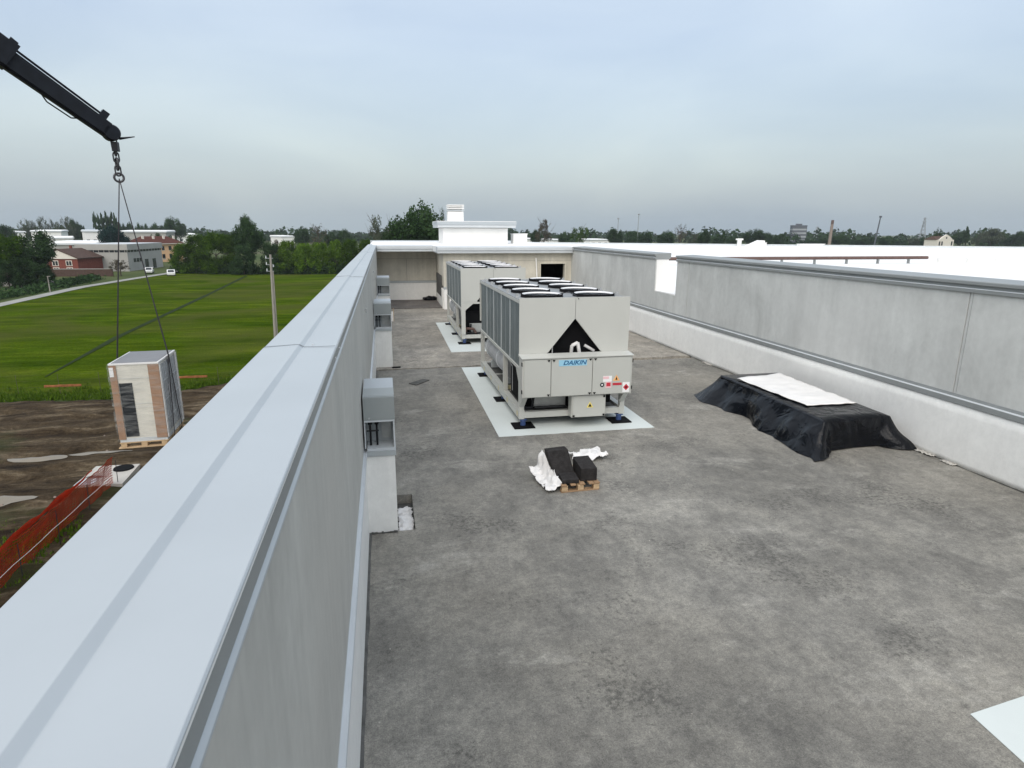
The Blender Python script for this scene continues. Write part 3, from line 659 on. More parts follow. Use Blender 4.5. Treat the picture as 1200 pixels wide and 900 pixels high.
# roof-top lift housing and chimney
ph = thing('stair_housing', 'white block with overhanging flat slab roof standing behind the end wall', 'roof housing', (5.5, 39.5, 3.05))
MB().box(-1.95, 1.97, -1.5, 1.5, 0, 0.90).build('wall', 'white_paint', ph)
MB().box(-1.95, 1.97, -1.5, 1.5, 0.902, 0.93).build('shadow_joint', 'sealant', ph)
MB().box(-2.28, 2.40, -1.85, 1.85, 0.932, 1.10).build('roof_slab', 'sheet_light', ph)
MB().box(-2.32, 2.44, -1.89, 1.89, 1.102, 1.28).build('roof_fascia', 'coping', ph)
MB().box(-2.30, 2.42, -1.87, 1.87, 1.282, 1.31).build('roof_top', 'white_roof', ph)
ch = thing('roof_chimney', 'white chimney with louvred top on the slab roof', 'chimney', (4.39, 38.9, 4.362))
MB().box(-0.46, 0.46, -0.42, 0.42, 0, 0.56).build('shaft', 'white_paint', ch)
MB().box(-0.36, 0.36, -0.33, 0.33, 0.562, 0.93).build('dark_core', 'sheet_grey', ch)
for k in range(4): MB().box(-0.50, 0.50, -0.46, 0.46, 0.60+k*0.1, 0.655+k*0.1).build('louvre', 'white_paint' if k else 'sheet_light', ch)
tag(MB().box(-0.43, 0.43, -0.4, 0.4, 0, 0.55).box(-0.46, 0.46, -0.43, 0.43, 0.552, 0.6).build('vent_block', 'white_paint', loc=(8.3, 38.6, 3.05)), 'small plain white vent block beside the slab roofed housing', 'vent')

# ------------------------------------------------------------------ chillers
def chiller_pad(label, y0, y1):
    prof = []
    for k in range(24): prof.append((2.0+3.15*k/23, y0+0.02*noise.noise(Vector((k*0.8, y0, 0)))))
    for k in range(24): prof.append((5.15-3.1*k/23, y1+0.02*noise.noise(Vector((k*0.8, y1, 5)))))
    return tag(MB().prism_z(prof, 0.003, 0.012).build('membrane_sheet', 'membrane'), label, 'membrane', 'white membrane sheets under the chillers')
chiller_pad('white membrane sheet under the chiller with the blue nameplate', 10.98, 17.2)
pd = chiller_pad('white membrane sheet under the chiller standing nearer the end wall', 19.45, 26.1); pd.location.z = 0.022
def torus_pts(R_, r, n, m):
    v, f = [], []
    for i in range(n):
        a = 2*math.pi*i/n
        for j in range(m):
            b = 2*math.pi*j/m; v.append(((R_+r*math.cos(b))*math.cos(a), (R_+r*math.cos(b))*math.sin(a), r*math.sin(b)))
    for i in range(n):
        for j in range(m): f.append((i*m+j, ((i+1)%n)*m+j, ((i+1)%n)*m+(j+1)%m, i*m+(j+1)%m))
    return v, f
SH = {}
def shared(key, mb_fn, mat):
    if key not in SH:
        o = mb_fn().build('tmp', mat); SH[key] = o.data; bpy.data.objects.remove(o)
    return SH[key]
def fan_shroud(): return MB().lathe([(0.44,0.082),(0.462,0.08),(0.468,0.07),(0.468,0.0),(0.485,-0.005)], 28)
def fan_bell(): return MB().lathe([(0.405,-0.01),(0.408,0.05),(0.425,0.078),(0.44,0.084)], 28)
def fan_grille():
    m = MB()
    for r in (0.12, 0.165, 0.21, 0.255, 0.30, 0.345, 0.39): m.lathe([(r, 0.035), (r+0.011, 0.044), (r+0.022, 0.035), (r+0.011, 0.026), (r, 0.035)], 24)
    for k in range(8):
        a = k*math.pi/4; m.tube((0.09*math.cos(a), 0.09*math.sin(a), 0.035), (0.41*math.cos(a), 0.41*math.sin(a), 0.035), 0.006, 0.006, 5)
    return m
def fan_blades():
    m = MB()
    for k in range(5):
        a = k*2*math.pi/5; c, s = math.cos(a), math.sin(a)
        P = lambda r, t, z: (r*c-t*s, r*s+t*c, z)
        m.quad(P(0.1,-0.07,0.0), P(0.39,-0.16,-0.02), P(0.39,0.12,0.045), P(0.1,0.06,0.035))
    return m
def fan_hub(): return MB().lathe([(0, 0.07), (0.10, 0.06), (0.115, 0.03), (0.115, -0.02)], 16)
def fan_well(): return MB().lathe([(0.404, 0.02), (0.404, -0.012), (0, -0.012)], 24)
def make_chiller(label, loc, cabinet, nmod=5):
    t = thing('chiller', label, 'chiller', loc, 0, 'chillers on the roof'); Lc = nmod*0.98+0.1; Wd = 2.2
    x0, x1 = 0.0, Wd
    # feet
    for fx in (0.09, Wd-0.09):
        for fy in (0.05, Lc*0.42, Lc-0.35):
            pad = link('rubber_pad', shared('pad', lambda: MB().box(-0.21, 0.21, -0.2, 0.2, 0.0, 0.022), 'dark'), None, t, (fx, fy, 0.013))
            link('spring_isolator', shared('iso', lambda: MB().tube((0,0,0.022),(0,0,0.13),0.055,0.055,12).box(-0.07,0.07,-0.06,0.06,0.13,0.15).tube((0,0,0.15),(0,0,0.2),0.02,0.02,8), 'blue'), None, pad)
    # base frame
    zb0, zb1 = 0.17, 0.33
    for x in (x0, x1-0.11):
        MB().box(x, x+0.11, 0, Lc, zb0, zb1).build('base_rail', 'ivory', t)
        MB().box(x-0.004, x+0.114, 0.0, Lc, zb1+0.001, zb1+0.012).build('rail_flange', 'ivory_b', t)
    for y in (0.0, Lc*0.35, Lc*0.68, Lc-0.1):
        MB().box(0.112, Wd-0.112, y, y+0.1, zb0+0.02, zb1-0.02).build('cross_member', 'ivory', t)
    for x in (x0-0.003, x1-0.001):
        for k in range(5): MB().box(x, x+0.004, 0.12+k*Lc*0.21, 0.24+k*Lc*0.21, zb0+0.03, zb1-0.03).build('rail_mark', 'yellow', t)
    # columns and top rail
    zc0, zc1 = 1.17, 2.50
    cols = [0.0, 1.66, Lc-0.1]
    for x in (x0, x1-0.1):
        for y in cols:
            MB().box(x+0.003, x+0.1, y, y+0.1, zb1+0.013, zc0-0.003).build('column', 'ivory', t)
        MB().box(x-0.01, x+0.11, 0.0, Lc, zc0, zc0+0.055).build('coil_rail', 'ivory', t)
        MB().box(x-0.01, x+0.11, 0.0, Lc, zc1-0.04, zc1+0.02).build('top_rail', 'ivory', t)
    MB().hexa([(0.003,0.1,zc0-0.003),(0.003,0.36,zc0-0.003),(0.003,0.1,zc0-0.26)], [(0.03,0.1,zc0-0.003),(0.03,0.36,zc0-0.003),(0.03,0.1,zc0-0.26)]).build('gusset', 'ivory', t)
    # coils, one per module
    mod = (Lc-0.06)/nmod
    for k in range(nmod):
        ya = 0.03+k*mod
        for (xa, xb) in ((x0+0.02, x0+0.07), (x1-0.07, x1-0.02)):
            MB().box(xa, xb, ya+0.032, ya+mod*0.5-0.022, zc0+0.058, zc1-0.043).build('coil', 'coil', t)
            MB().box(xa, xb, ya+mod*0.5+0.022, ya+mod-0.032, zc0+0.058, zc1-0.043).build('coil', 'coil', t)
            MB().box(xa-0.012 if xa < 1 else xa+0.03, xb-0.03 if xa < 1 else xb+0.012, ya-0.03, ya+0.03, zc0+0.056, zc1-0.041).build('coil_frame', 'sheet_mid', t)
            MB().box(xa-0.006 if xa < 1 else xa+0.03, xb-0.03 if xa < 1 else xb+0.006, ya+mod*0.5-0.02, ya+mod*0.5+0.02, zc0+0.056, zc1-0.041).build('coil_frame', 'coil_frame', t)
    # end panels: two leaves leaving a triangular opening
    for ye, front in ((-0.02, True), (Lc, False)):
        for sgn in (-1, 1):
            cx = Wd/2; xo = cx+sgn*(Wd/2+0.012)
            a = cx+sgn*0.004
            zl = 1.17
            prof = [(xo, 1.44), (xo, 2.56), (a, 2.56), (a, 2.18), (cx+sgn*0.56, 1.50), (cx+sgn*0.56, 1.44)]
            MB().hexa([(x, ye, z) for x, z in prof], [(x, ye+0.02, z) for x, z in prof]).build('end_panel', 'ivory', t)
            edge = [(a, 2.18), (cx+sgn*0.56, 1.50), (cx+sgn*0.56-sgn*0.02, 1.50), (a, 2.155)]
            MB().hexa([(x, ye+0.001, z) for x, z in edge], [(x, ye+0.06, z) for x, z in edge]).build('panel_return', 'ivory', t)
    # inner V filled solid near-black to stand for its shade
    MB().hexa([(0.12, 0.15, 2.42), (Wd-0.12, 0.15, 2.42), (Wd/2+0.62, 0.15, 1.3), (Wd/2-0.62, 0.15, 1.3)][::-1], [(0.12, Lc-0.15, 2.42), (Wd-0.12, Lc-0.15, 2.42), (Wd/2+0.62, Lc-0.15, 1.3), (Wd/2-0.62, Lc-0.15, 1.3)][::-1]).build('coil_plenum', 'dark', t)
    MB().box(0.14, Wd-0.14, 0.35, Lc-0.35, 1.10, 1.17).build('drip_tray', 'galv', t)
    # roof deck and fans
    MB().box(0.0, Wd, 0.002, Lc-0.002, zc1+0.021, zc1+0.033).build('fan_deck', 'deck', t)
    MB().box(-0.012, Wd+0.012, -0.02, 0.02, 2.561, 2.566).build('front_lip', 'ivory', t)
    for k in range(nmod):
        for fx in (0.56, Wd-0.56):
            fn = link('fan_shroud', shared('shroud', fan_shroud, 'dark'), None, t, (fx, 0.03+mod*(k+0.5), zc1+0.035), True); fn.scale = (0.9, 0.9, 0.7)
            link('bell_mouth', shared('bell', fan_bell, 'ring'), None, fn, None, True)
            link('fan_well', shared('well', fan_well, 'dark'), None, fn)
            link('fan_grille', shared('grille', fan_grille, 'black_gloss'), None, fn)
            link('fan_blades', shared('blades', fan_blades, 'black_gloss'), None, fn)
            link('fan_hub', shared('hub', fan_hub, 'black_gloss'), None, fn)
            link('lifting_eye', shared('eye', lambda: MB().box(-0.03, 0.03, -0.012, 0.012, 0, 0.07), 'steel'), None, t, (0.06 if fx < 1 else Wd-0.06, 0.03+mod*(k+0.5), zc1+0.034))
    MB().path([(Wd/2-0.3, 0.5, zc1+0.05), (Wd/2-0.05, 0.35, zc1+0.14), (Wd/2+0.02, 0.02, zc1+0.09), (Wd/2+0.06, -0.03, zc1+0.03)], 0.009, 6).build('cable', 'black_gloss', t)
    # machinery
    ev = MB().tube((0.37, 1.9, 0.80), (0.37, Lc-0.3, 0.80), 0.30, 0.30, 24)
    ev.build('evaporator', 'insul', t, smooth=False)
    for y in (1.95, 2.9, Lc-0.6): MB().tube((0.37, y, 0.80), (0.37, y+0.07, 0.80), 0.318, 0.318, 24).build('insulation_band', 'sheet_light', t)
    for y in (2.3, Lc-0.9): MB().box(0.15, 0.7, y, y+0.08, 0.335, 0.52).build('evaporator_saddle', 'sheet_mid', t)
    for (cx, cy) in ((0.62, 0.75), (1.25, 0.8), (1.65, 2.2), (1.65, 3.3)):
        MB().tube((cx, cy, 0.36), (cx, cy, 0.82), 0.21, 0.21, 18).tube((cx, cy, 0.82), (cx, cy, 0.93), 0.21, 0.10, 18).build('compressor', 'black_gloss', t, smooth=False)
    MB().box(0.74, 1.5, 1.53, Lc-0.3, 0.35, 1.09).build('bay_shade_fill', 'dark', t)  # black solid added to paint the shade inside the rear bay
    MB().box(0.30, 1.0, 0.19, 0.21, 0.36, 0.68).build('front_plate', 'galv', t)
    MB().box(0.115, Wd-0.115, 0.12, Lc-0.12, 0.29, 0.30).build('shade_pan', 'sealant', t)  # dark pan added so the bays stay dark over the pale sheet
    MB().box(0.14, 1.98, 0.24, 1.52, 0.36, 1.09).build('void_shade_fill', 'dark', t)  # black box standing for the shaded void of the front bay
    MB().path([(0.16, 1.35, 0.42), (0.16, 1.35, 0.95), (0.16, 2.1, 1.05)], 0.028, 8).build('refrigerant_pipe', 'insul', t)
    MB().path([(0.42, 1.98, 0.78), (0.42, 1.75, 0.78), (0.42, 1.70, 1.08)], 0.07, 12).build('water_pipe', 'insul', t)
    MB().box(0.04, 0.5, 1.78, 1.92, 0.335, 0.40).build('skid_plate', 'yellow', t)
    MB().path([(0.12, 0.14, 0.36), (0.3, 0.16, 0.36), (0.34, 0.16, 0.66)], 0.03, 8).build('drain_hose', 'black_gloss', t)
    MB().path([(0.34, 0.12, 0.36), (1.0, 0.12, 0.36)], 0.03, 8).build('drain_hose', 'black_gloss', t)
    MB().path([(1.75, 0.16, 0.68), (1.75, 0.18, 0.40), (1.55, 0.2, 0.36)], 0.045, 8).build('drain_hose', 'black_gloss', t)
    MB().path([(Wd/2-0.02, 0.14, 1.45), (Wd/2-0.02, 0.1, 1.60), (Wd/2+0.10, 0.1, 1.66), (Wd/2+0.14, 0.1, 1.45)], 0.035, 10).build('liquid_pipe', 'plastic', t)
    MB().path([(Wd/2+0.25, 0.12, 1.60), (Wd/2+0.45, 0.12, 1.48)], 0.03, 8).build('liquid_pipe', 'plastic', t)
    MB().tube((Wd/2-0.42, 0.10, 1.44), (Wd/2-0.42, 0.10, 1.75), 0.012, 0.012, 6).build('probe', 'plastic', t)
    if cabinet:
        yb, yf = -0.03, -0.31; z0, z1 = 0.685, 1.445
        cab = MB().box(-0.012, Wd-0.0, yf, yb, z0, z1).build('switch_cabinet', 'ivory', t)
        MB().prism_x([(yf-0.035, z1+0.003), (yf-0.035, z1+0.018), (yb+0.005, z1+0.045), (yb+0.005, z1+0.003)], -0.03, Wd+0.018).build('cabinet_top', 'ivory', cab)
        for (a, b) in ((0.02, 0.545), (0.555, 1.375), (1.385, 2.17)):
            d = MB().box(a, b, yf-0.022, yf-0.002, z0+0.012, z1-0.02).build('cabinet_door', 'ivory_b', cab)
            md = d.modifiers.new('soft', 'BEVEL'); md.width = 0.006; md.segments = 2
        for x in (0.546, 1.376): MB().box(x, x+0.008, yf-0.004, yf-0.0015, z0+0.012, z1-0.02).build('door_gap', 'dark', cab)
        for x, z in ((0.50, z1-0.045), (0.60, z1-0.045), (1.33, z1-0.045), (1.43, z1-0.045), (0.50, z0+0.04), (1.33, z0+0.04), (1.43, z0+0.04)):
            MB().prism_y([(x-0.03, z+0.02), (x+0.03, z+0.02), (x, z-0.022)], yf-0.034, yf-0.024).build('door_latch', 'dark', cab)
        for z in (z0+0.12, z1-0.1): MB().box(-0.024, -0.0125, yf-0.02, yf+0.03, z-0.035, z+0.035).box(Wd+0.0005, Wd+0.012, yf-0.02, yf+0.03, z-0.035, z+0.035).build('hinge', 'dark', cab)
        pl = MB().box(0.70, 1.26, yf-0.0262, yf-0.0235, z1-0.155, z1-0.035).build('nameplate', 'logo_band', cab)
        me = text_mesh('DAIKIN', 0.118, 0.30, 0.0028); tx = link('lettering', me, 'logo_text', cab, (1.01, yf-0.0275, z1-0.096)); tx.rotation_euler = (R(90), 0, 0); tx.scale = (1.16, 1, 1)
        y1_, y2_ = yf-0.0255, yf-0.0275
        def stk(mat, a, b, c, d, lay=0): MB().box(a, b, y1_-0.0016*lay, y1_+0.002-0.0016*lay, c, d).build('sticker', mat, cab)
        stk('paper', 1.60, 1.78, 0.945, 1.06); stk('pink', 1.60, 1.72, 1.0, 1.05, 1); stk('pink', 1.655, 1.775, 0.82, 0.943)
        stk('red', 1.672, 1.758, 0.85, 0.925, 1); stk('red', 1.80, 1.99, 0.865, 0.915); stk('paper', 2.01, 2.155, 0.715, 0.92)
        MB().tube((1.585, y1_, 0.885), (1.585, y1_+0.002, 0.885), 0.045, 0.045, 18).build('sticker', 'glass_dark', cab)
        MB().tube((1.585, y1_-0.0016, 0.885), (1.585, y1_, 0.885), 0.018, 0.018, 10).build('sticker', 'paper', cab)
        MB().prism_y([(1.80, 0.955), (1.95, 0.955), (1.875, 1.075)], y1_, y1_+0.002).build('sticker', 'orange', cab)
        MB().prism_y([(1.855, 0.975), (1.895, 0.975), (1.875, 1.04)], y1_-0.0016, y1_).build('sticker', 'dark', cab)
        MB().prism_y([(2.082, 0.755), (2.145, 0.818), (2.082, 0.885), (2.02, 0.818)], y1_-0.0016, y1_).build('sticker', 'red', cab)
        MB().prism_y([(2.082, 0.795), (2.105, 0.818), (2.082, 0.845), (2.06, 0.818)], y1_-0.0032, y1_-0.0016).build('sticker', 'dark', cab)
        for x in (0.0, Wd-0.14):   # brackets under the cabinet
            MB().hexa([(x, yf+0.02, z0-0.003), (x, yb+0.0, z0-0.003), (x, yb+0.0, z0-0.24)], [(x+0.10, yf+0.02, z0-0.003), (x+0.10, yb, z0-0.003), (x+0.10, yb, z0-0.24)]).build('bracket', 'ivory', cab)
        lb = MB().box(1.0, 1.70, -0.25, -0.03, 0.225, 0.675).build('terminal_box', 'ivory', t)
        d = MB().box(1.025, 1.69, -0.272, -0.252, 0.235, 0.665).build('box_door', 'ivory_b', lb)
        for x, z in ((1.66, 0.64), (1.66, 0.26), (1.04, 0.26)): MB().box(x-0.02, x+0.02, -0.284, -0.274, z-0.018, z+0.018).build('door_latch', 'dark', lb)
        MB().prism_y([(1.30, 0.42), (1.44, 0.42), (1.37, 0.54)], -0.2752, -0.2732).build('sticker', 'yellow_print', lb)
        MB().prism_y([(1.335, 0.437), (1.405, 0.437), (1.37, 0.505)], -0.2768, -0.2752).build('sticker', 'dark', lb)
    else:
        MB().box(-0.012, Wd+0.012, -0.03, 0.02, 1.375, 1.435).build('end_rail', 'ivory', t)
        for sg_ in (0, 1):
            xa = -0.01 if sg_ == 0 else Wd-0.13; MB().box(xa, xa+0.14, -0.028, 0.0, 0.335, 1.374).build('end_column', 'ivory', t)
            q = 0.131 if sg_ == 0 else Wd-0.131; r = 1 if sg_ == 0 else -1
            MB().hexa([(q,-0.027,1.373),(q+r*0.26,-0.027,1.373),(q,-0.027,1.16)], [(q,0.0,1.373),(q+r*0.26,0.0,1.373),(q,0.0,1.16)]).build('end_gusset', 'ivory', t)
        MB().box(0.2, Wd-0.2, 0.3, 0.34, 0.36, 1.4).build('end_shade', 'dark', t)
        MB().path([(0.16, 0.2, 0.36), (0.16, 0.1, 0.52), (0.42, 0.1, 0.5), (0.5, 0.12, 0.36)], 0.045, 8).build('water_pipe', 'brown', t)
    return t
make_chiller('large ivory chiller with the blue DAIKIN nameplate on its switch cabinet', (2.5, 11.5, 0.0), True)
c2 = make_chiller('large ivory chiller nearer the end wall, its open arched end facing the other chiller', (2.52, 20.9, 0.022), False)

# ------------------------------------------------------------------ covered stack on the deck
ts = thing('covered_stack', 'low stack wrapped in black polythene beside the white wall base', 'tarpaulin', (8.2, 11.0, 0))
def tarp():
    A, B, C, D = Vector((-0.72,-1.88)), Vector((0.70,-1.80)), Vector((0.84,1.78)), Vector((-0.62,1.78)); h = 0.56
    segs = [(A, B, 44), (B, C, 60), (C, D, 34), (D, A, 80)]; ring = []
    for si, (p, q, n) in enumerate(segs):
        for k in range(n):
            t = k/n; ring.append((p.lerp(q, t), si, t))
    cen = Vector((0.05, 0)); NV = 14; v, f = [], []; m = len(ring)
    def lerp_tab(tab, t):
        for (a, va), (b, vb) in zip(tab, tab[1:]):
            if t <= b: return va+(vb-va)*(t-a)/(b-a)
        return tab[-1][1]
    flare = {0: [(0, .52), (.07, .12), (.14, .02), (.86, .02), (.94, .22), (1, .42)], 1: [(0, .42), (.05, .06), (.5, .03), (1, .05)], 2: [(0, .05), (.8, .06), (1, .62)], 3: [(0, .62), (.12, .48), (.2, .44), (.37, .27), (.46, .30), (.57, .44), (.66, .40), (.75, .36), (.86, .52), (.95, .60), (1, .52)]}
    nrm = {0: Vector((0,-1)), 1: Vector((1,0)), 2: Vector((0,1)), 3: Vector((-1,0))}
    for j in range(NV+1):
        w = j/NV
        for i, (p, si, t) in enumerate(ring):
            d = nrm[si].copy()
            if t < 0.12: d = (d*(0.5+t/0.24)+nrm[(si-1) % 4]*(0.5-t/0.24)).normalized()
            if t > 0.88: d = (d*(0.5+(1-t)/0.24)+nrm[(si+1) % 4]*(0.5-(1-t)/0.24)).normalized()
            fl = lerp_tab(flare[si], t)
            s = i*0.19
            fold = (0.035*math.sin(s*0.9+0.6)+0.015*math.sin(s*2.3+1)+0.17*noise.noise(Vector((s*0.33, w*1.3, 0)))+0.05*noise.noise(Vector((s*1.1, w*2.6, 4))))*w*(0.12+min(1, fl*2.4))+(0.055*(0.45-abs(noise.noise(Vector((s*0.55, w*0.5, 7)))))*math.sin(math.pi*min(1, w*1.1)) if fl > 0.1 else 0.012*noise.noise(Vector((s*1.4, w*2, 3))))
            e = fl*(w**1.7)+fold
            q = p+d*e
            z = h*(1-w**(1.0 if fl < .12 else 1.25))+0.03*noise.noise(Vector((q.x*3, q.y*3, w*2)))*w*(1-w)*4+0.006
            if j == 0: z = h+0.004
            hem = 0.05*max(0, noise.noise(Vector((s*0.6, 9, 0)))) if si == 3 else 0.03
            z = max(z, 0.006+hem*w*0.6)
            v.append((q.x, q.y, z))
    for j in range(NV):
        for i in range(m):
            k = (i+1) % m; f.append((j*m+i, j*m+k, (j+1)*m+k, (j+1)*m+i))
    base = len(v)
    for r in range(1, 7):       # top surface in rings towards the middle
        u = 1-r/6.0
        for i, (p, si, t) in enumerate(ring):
            q = cen+(p-cen)*u; v.append((q.x, q.y, h+0.012*noise.noise(Vector((q.x*5, q.y*5, 0)))))
        prev = 0 if r == 1 else base+(r-2)*m
        for i in range(m):
            k = (i+1) % m; f.append((prev+i, base+(r-1)*m+i, base+(r-1)*m+k, prev+k))
    me = bpy.data.meshes.new('tarpaulin'); me.from_pydata(v, [], f); me.update()
    bm = bmesh.new(); bm.from_mesh(me); bmesh.ops.remove_doubles(bm, verts=bm.verts, dist=0.0005); bmesh.ops.recalc_face_normals(bm, faces=bm.faces); bm.to_mesh(me); bm.free()
    return link('tarpaulin', me, 'tarp', ts, smooth=True)
tarp()
MB().box(-0.66, 0.66, -1.8, 1.72, 0.004, 0.535).build('stack_core', 'dark', ts)
def white_sheet():
    nx, ny = 20, 44; v, f = [], []
    P = [Vector((7.80, 10.02)), Vector((8.88, 10.02)), Vector((8.98, 12.62)), Vector((7.70, 12.30))]
    for j in range(ny+1):
        for i in range(nx+1):
            u, w = i/nx, j/ny; p = P[0].lerp(P[1], u).lerp(P[3].lerp(P[2], u), w)
            p = p+Vector((0.03*noise.noise(Vector((w*5, 0, u*2))), 0.03*noise.noise(Vector((0, u*5, 3)))))
            z = 0.597+0.022*noise.noise(Vector((u*2.2, w*7, 1)))+0.012*noise.noise(Vector((u*6, w*13, 4)))
            v.append((p.x, p.y, z))
    for j in range(ny):
        for i in range(nx):
            a = j*(nx+1)+i; f.append((a, a+1, a+nx+2, a+nx+1))
    me = bpy.data.meshes.new('white_sheet'); me.from_pydata(v, [], f); me.update()
    o = link('white_sheet', me, 'sheet_white', smooth=True); md = o.modifiers.new('thickness', 'SOLIDIFY'); md.thickness = 0.012; return o
tag(white_sheet(), 'crinkled white sheet spread on top of the black wrapped stack', 'sheet')

# ------------------------------------------------------------------ small pallet with rubber blocks
pal = thing('small_pallet', 'small wooden pallet carrying black blocks on the bare deck', 'pallet', (2.74, 8.66, 0.0), R(2))
for x in (-0.29, -0.04, 0.21): 
    for y in (-0.38, -0.03, 0.30): MB().box(x, x+0.09, y, y+0.08, 0.022, 0.10).build('pallet_block', 'wood', pal)
for y in (-0.38, -0.03, 0.30): MB().box(-0.30, 0.30, y, y+0.085, 0.002, 0.02).build('bottom_board', 'wood_dark', pal)
for x in (-0.30, -0.155, -0.01, 0.135, 0.225): MB().box(x, x+0.08, -0.39, 0.39, 0.103, 0.122).build('deck_board', 'wood_dark', pal)
def block(label, loc, verts_lo, verts_hi, rz=0.0):
    o = MB().hexa(verts_lo, verts_hi).build('rubber_block', 'rubber', loc=loc); o.rotation_euler = (0, 0, rz)
    md = o.modifiers.new('soft', 'BEVEL'); md.width = 0.008; md.segments = 2
    return tag(o, label, 'block', 'black blocks on the small pallet')
block('tall black rubber slab with sloping face on the small pallet', (2.58, 8.72, 0.124), [(-0.16,-0.16,0),(0.17,-0.16,0),(0.17,0.22,0),(-0.16,0.22,0)], [(-0.22,0.06,0.36),(0.12,0.06,0.37),(0.12,0.22,0.37),(-0.22,0.22,0.36)], R(4))
block('flat black rubber slab at the foot of the tall one', (2.60, 8.43, 0.124), [(-0.12,-0.12,0),(0.14,-0.12,0),(0.14,0.11,0),(-0.12,0.11,0)], [(-0.12,-0.12,0.06),(0.14,-0.12,0.06),(0.14,0.11,0.09),(-0.12,0.11,0.09)])
block('square black rubber block at the bare end of the small pallet', (2.915, 8.58, 0.124), [(-0.13,-0.22,0),(0.13,-0.22,0),(0.13,0.26,0),(-0.13,0.26,0)], [(-0.12,-0.22,0.20),(0.13,-0.22,0.20),(0.12,0.26,0.23),(-0.13,0.26,0.22)], R(-3))
o = crumpled('plastic_wrap', 'plastic', (26, 18, 0.60, 0.40, 0.10, 8), None, (3.32, 9.62, 0.065), (0, 0, R(8)))
tag(o, 'crumpled white plastic wrap lying flat on the deck behind the small pallet', 'plastic wrap', 'torn plastic wrap')
o = crumpled('plastic_wrap', 'plastic', (16, 30, 0.24, 0.74, 0.05, 12, dict(lift=lambda u, w: 0.42*max(0, u-0.5)*(0.3+w)+0.22*max(0, w-0.55)+0.03, freq=3.2)), None, (2.31, 8.66, 0.03), (0, R(-4), R(9)))
tag(o, 'torn white plastic wrap hanging off the tall black slab', 'plastic wrap', 'torn plastic wrap')

# odds and ends on the deck
tag(MB().prism_z([(0.50,15.56),(0.67,15.34),(1.04,15.83),(0.87,15.97)], 0.003, 0.02).build('dark_plate', 'sealant'), 'thin dark metal plate lying flat on the deck by the parapet', 'plate')
tag(MB().prism_z([(4.51,3.41),(4.40,2.1),(5.75,2.0),(5.85,3.58)], 0.002, 0.007).build('membrane_offcut', 'membrane'), 'bright white membrane offcut lying alone on the open deck', 'membrane')
tag(MB().prism_z([(0.02,-0.03),(0.24,-0.02),(0.25,0.06),(0.0,0.04)], 0, 0.03).build('brick_end', 'dark', loc=(0.1, 17.45, 0.022)), 'dark offcut lying at the foot of the second vent pier', 'offcut')
peb = MB()
rnd = random.Random(11)
for k in range(60):
    x, y = rnd.uniform(-0.2, 8.8), rnd.uniform(2.2, 12); r = rnd.uniform(0.003, 0.008)
    peb.tube((x, y, 0.001), (x+rnd.uniform(-r, r), y+rnd.uniform(-r, r), r*0.9), r, r*0.5, 6)
tag(stuff(peb.build('grit', 'slab')), 'scattered pale grit and chips on the concrete deck', 'grit')

# ------------------------------------------------------------------ crane and hoisted unit
cb = thing('crane_boom', 'dark telescopic lorry crane boom reaching over the field', 'crane', (-4.66, 13.1, 5.45))
tip = Vector((-4.66, 13.1, 5.45)); far = W(0, 64, 12.3); ax = (far-tip).normalized(); side = ax.cross(Vector((0,0,1))).normalized(); up = side.cross(ax).normalized()
def bar(a, b, h0, h1, w, name, mat='boom', du=0.0, parent=cb, chamf=0.25):
    lo, hi = [], []
    for s, h, lst in ((a, h0, lo), (b, h1, hi)):
        for (q, r) in ((-w/2, h/2), (w/2, h/2), (w/2, -h/2*(1-chamf)), (w/2*(1-chamf*1.6), -h/2), (-w/2*(1-chamf*1.6), -h/2), (-w/2, -h/2*(1-chamf))): lst.append(ax*s+side*q+up*(r+du))
    return MB().hexa(lo, hi).build(name, mat, parent)
bar(0.12, 1.75, 0.25, 0.31, 0.22, 'inner_section')
bar(1.70, 9.0, 0.40, 0.52, 0.32, 'outer_section', du=0.04)
bar(1.66, 1.82, 0.43, 0.44, 0.34, 'section_collar', du=0.05, chamf=0.2)
bar(1.70, 1.82, 0.07, 0.09, 0.09, 'collar_lug', du=0.29)
MB().tube(ax*0.30+up*0.185, ax*9.0+up*0.36, 0.02, 0.02, 8).build('extension_rod', 'boom', cb)
MB().tube(ax*1.8+up*0.27, ax*9.0+up*0.42, 0.03, 0.03, 8).build('extension_ram', 'boom', cb)
bar(0.22, 0.34, 0.20, 0.20, 0.12, 'rod_anchor', du=0.16)
MB().path([ax*0.55-up*0.13, ax*0.62-up*0.19, ax*1.0-up*0.20, ax*1.1-up*0.15], 0.012, 6).build('hose', 'black_gloss', cb)
hd = MB().lathe([(0, -0.11), (0.12, -0.11), (0.14, -0.08), (0.14, 0.08), (0.12, 0.11), (0, 0.11)], 20)
h_ = hd.build('boom_head', 'boom', cb); h_.location = ax*0.05+up*0.0; h_.rotation_euler = side.to_track_quat('Z', 'Y').to_euler()
MB().box(-0.05, 0.05, -0.05, 0.05, -0.28, -0.12).build('swivel', 'boom', cb)
MB().tube((0.08, 0, -0.06), (0.34, 0, -0.02), 0.025, 0.008, 6).build('head_pin', 'boom', cb)
lc = thing('lifting_chain', 'short dark steel lifting chain hanging from the boom tip', 'chain', (-4.68, 13.12, 4.74))
lv, lf = torus_pts(0.055, 0.016, 16, 8)
lv = [(x*0.85, y+(0.035 if y > 0 else -0.035), z) for x, y, z in lv]
me_l = bpy.data.meshes.new('chain_link'); me_l.from_pydata(lv, [], lf); me_l.materials.append(MT['chain'])
for p in me_l.polygons: p.use_smooth = True
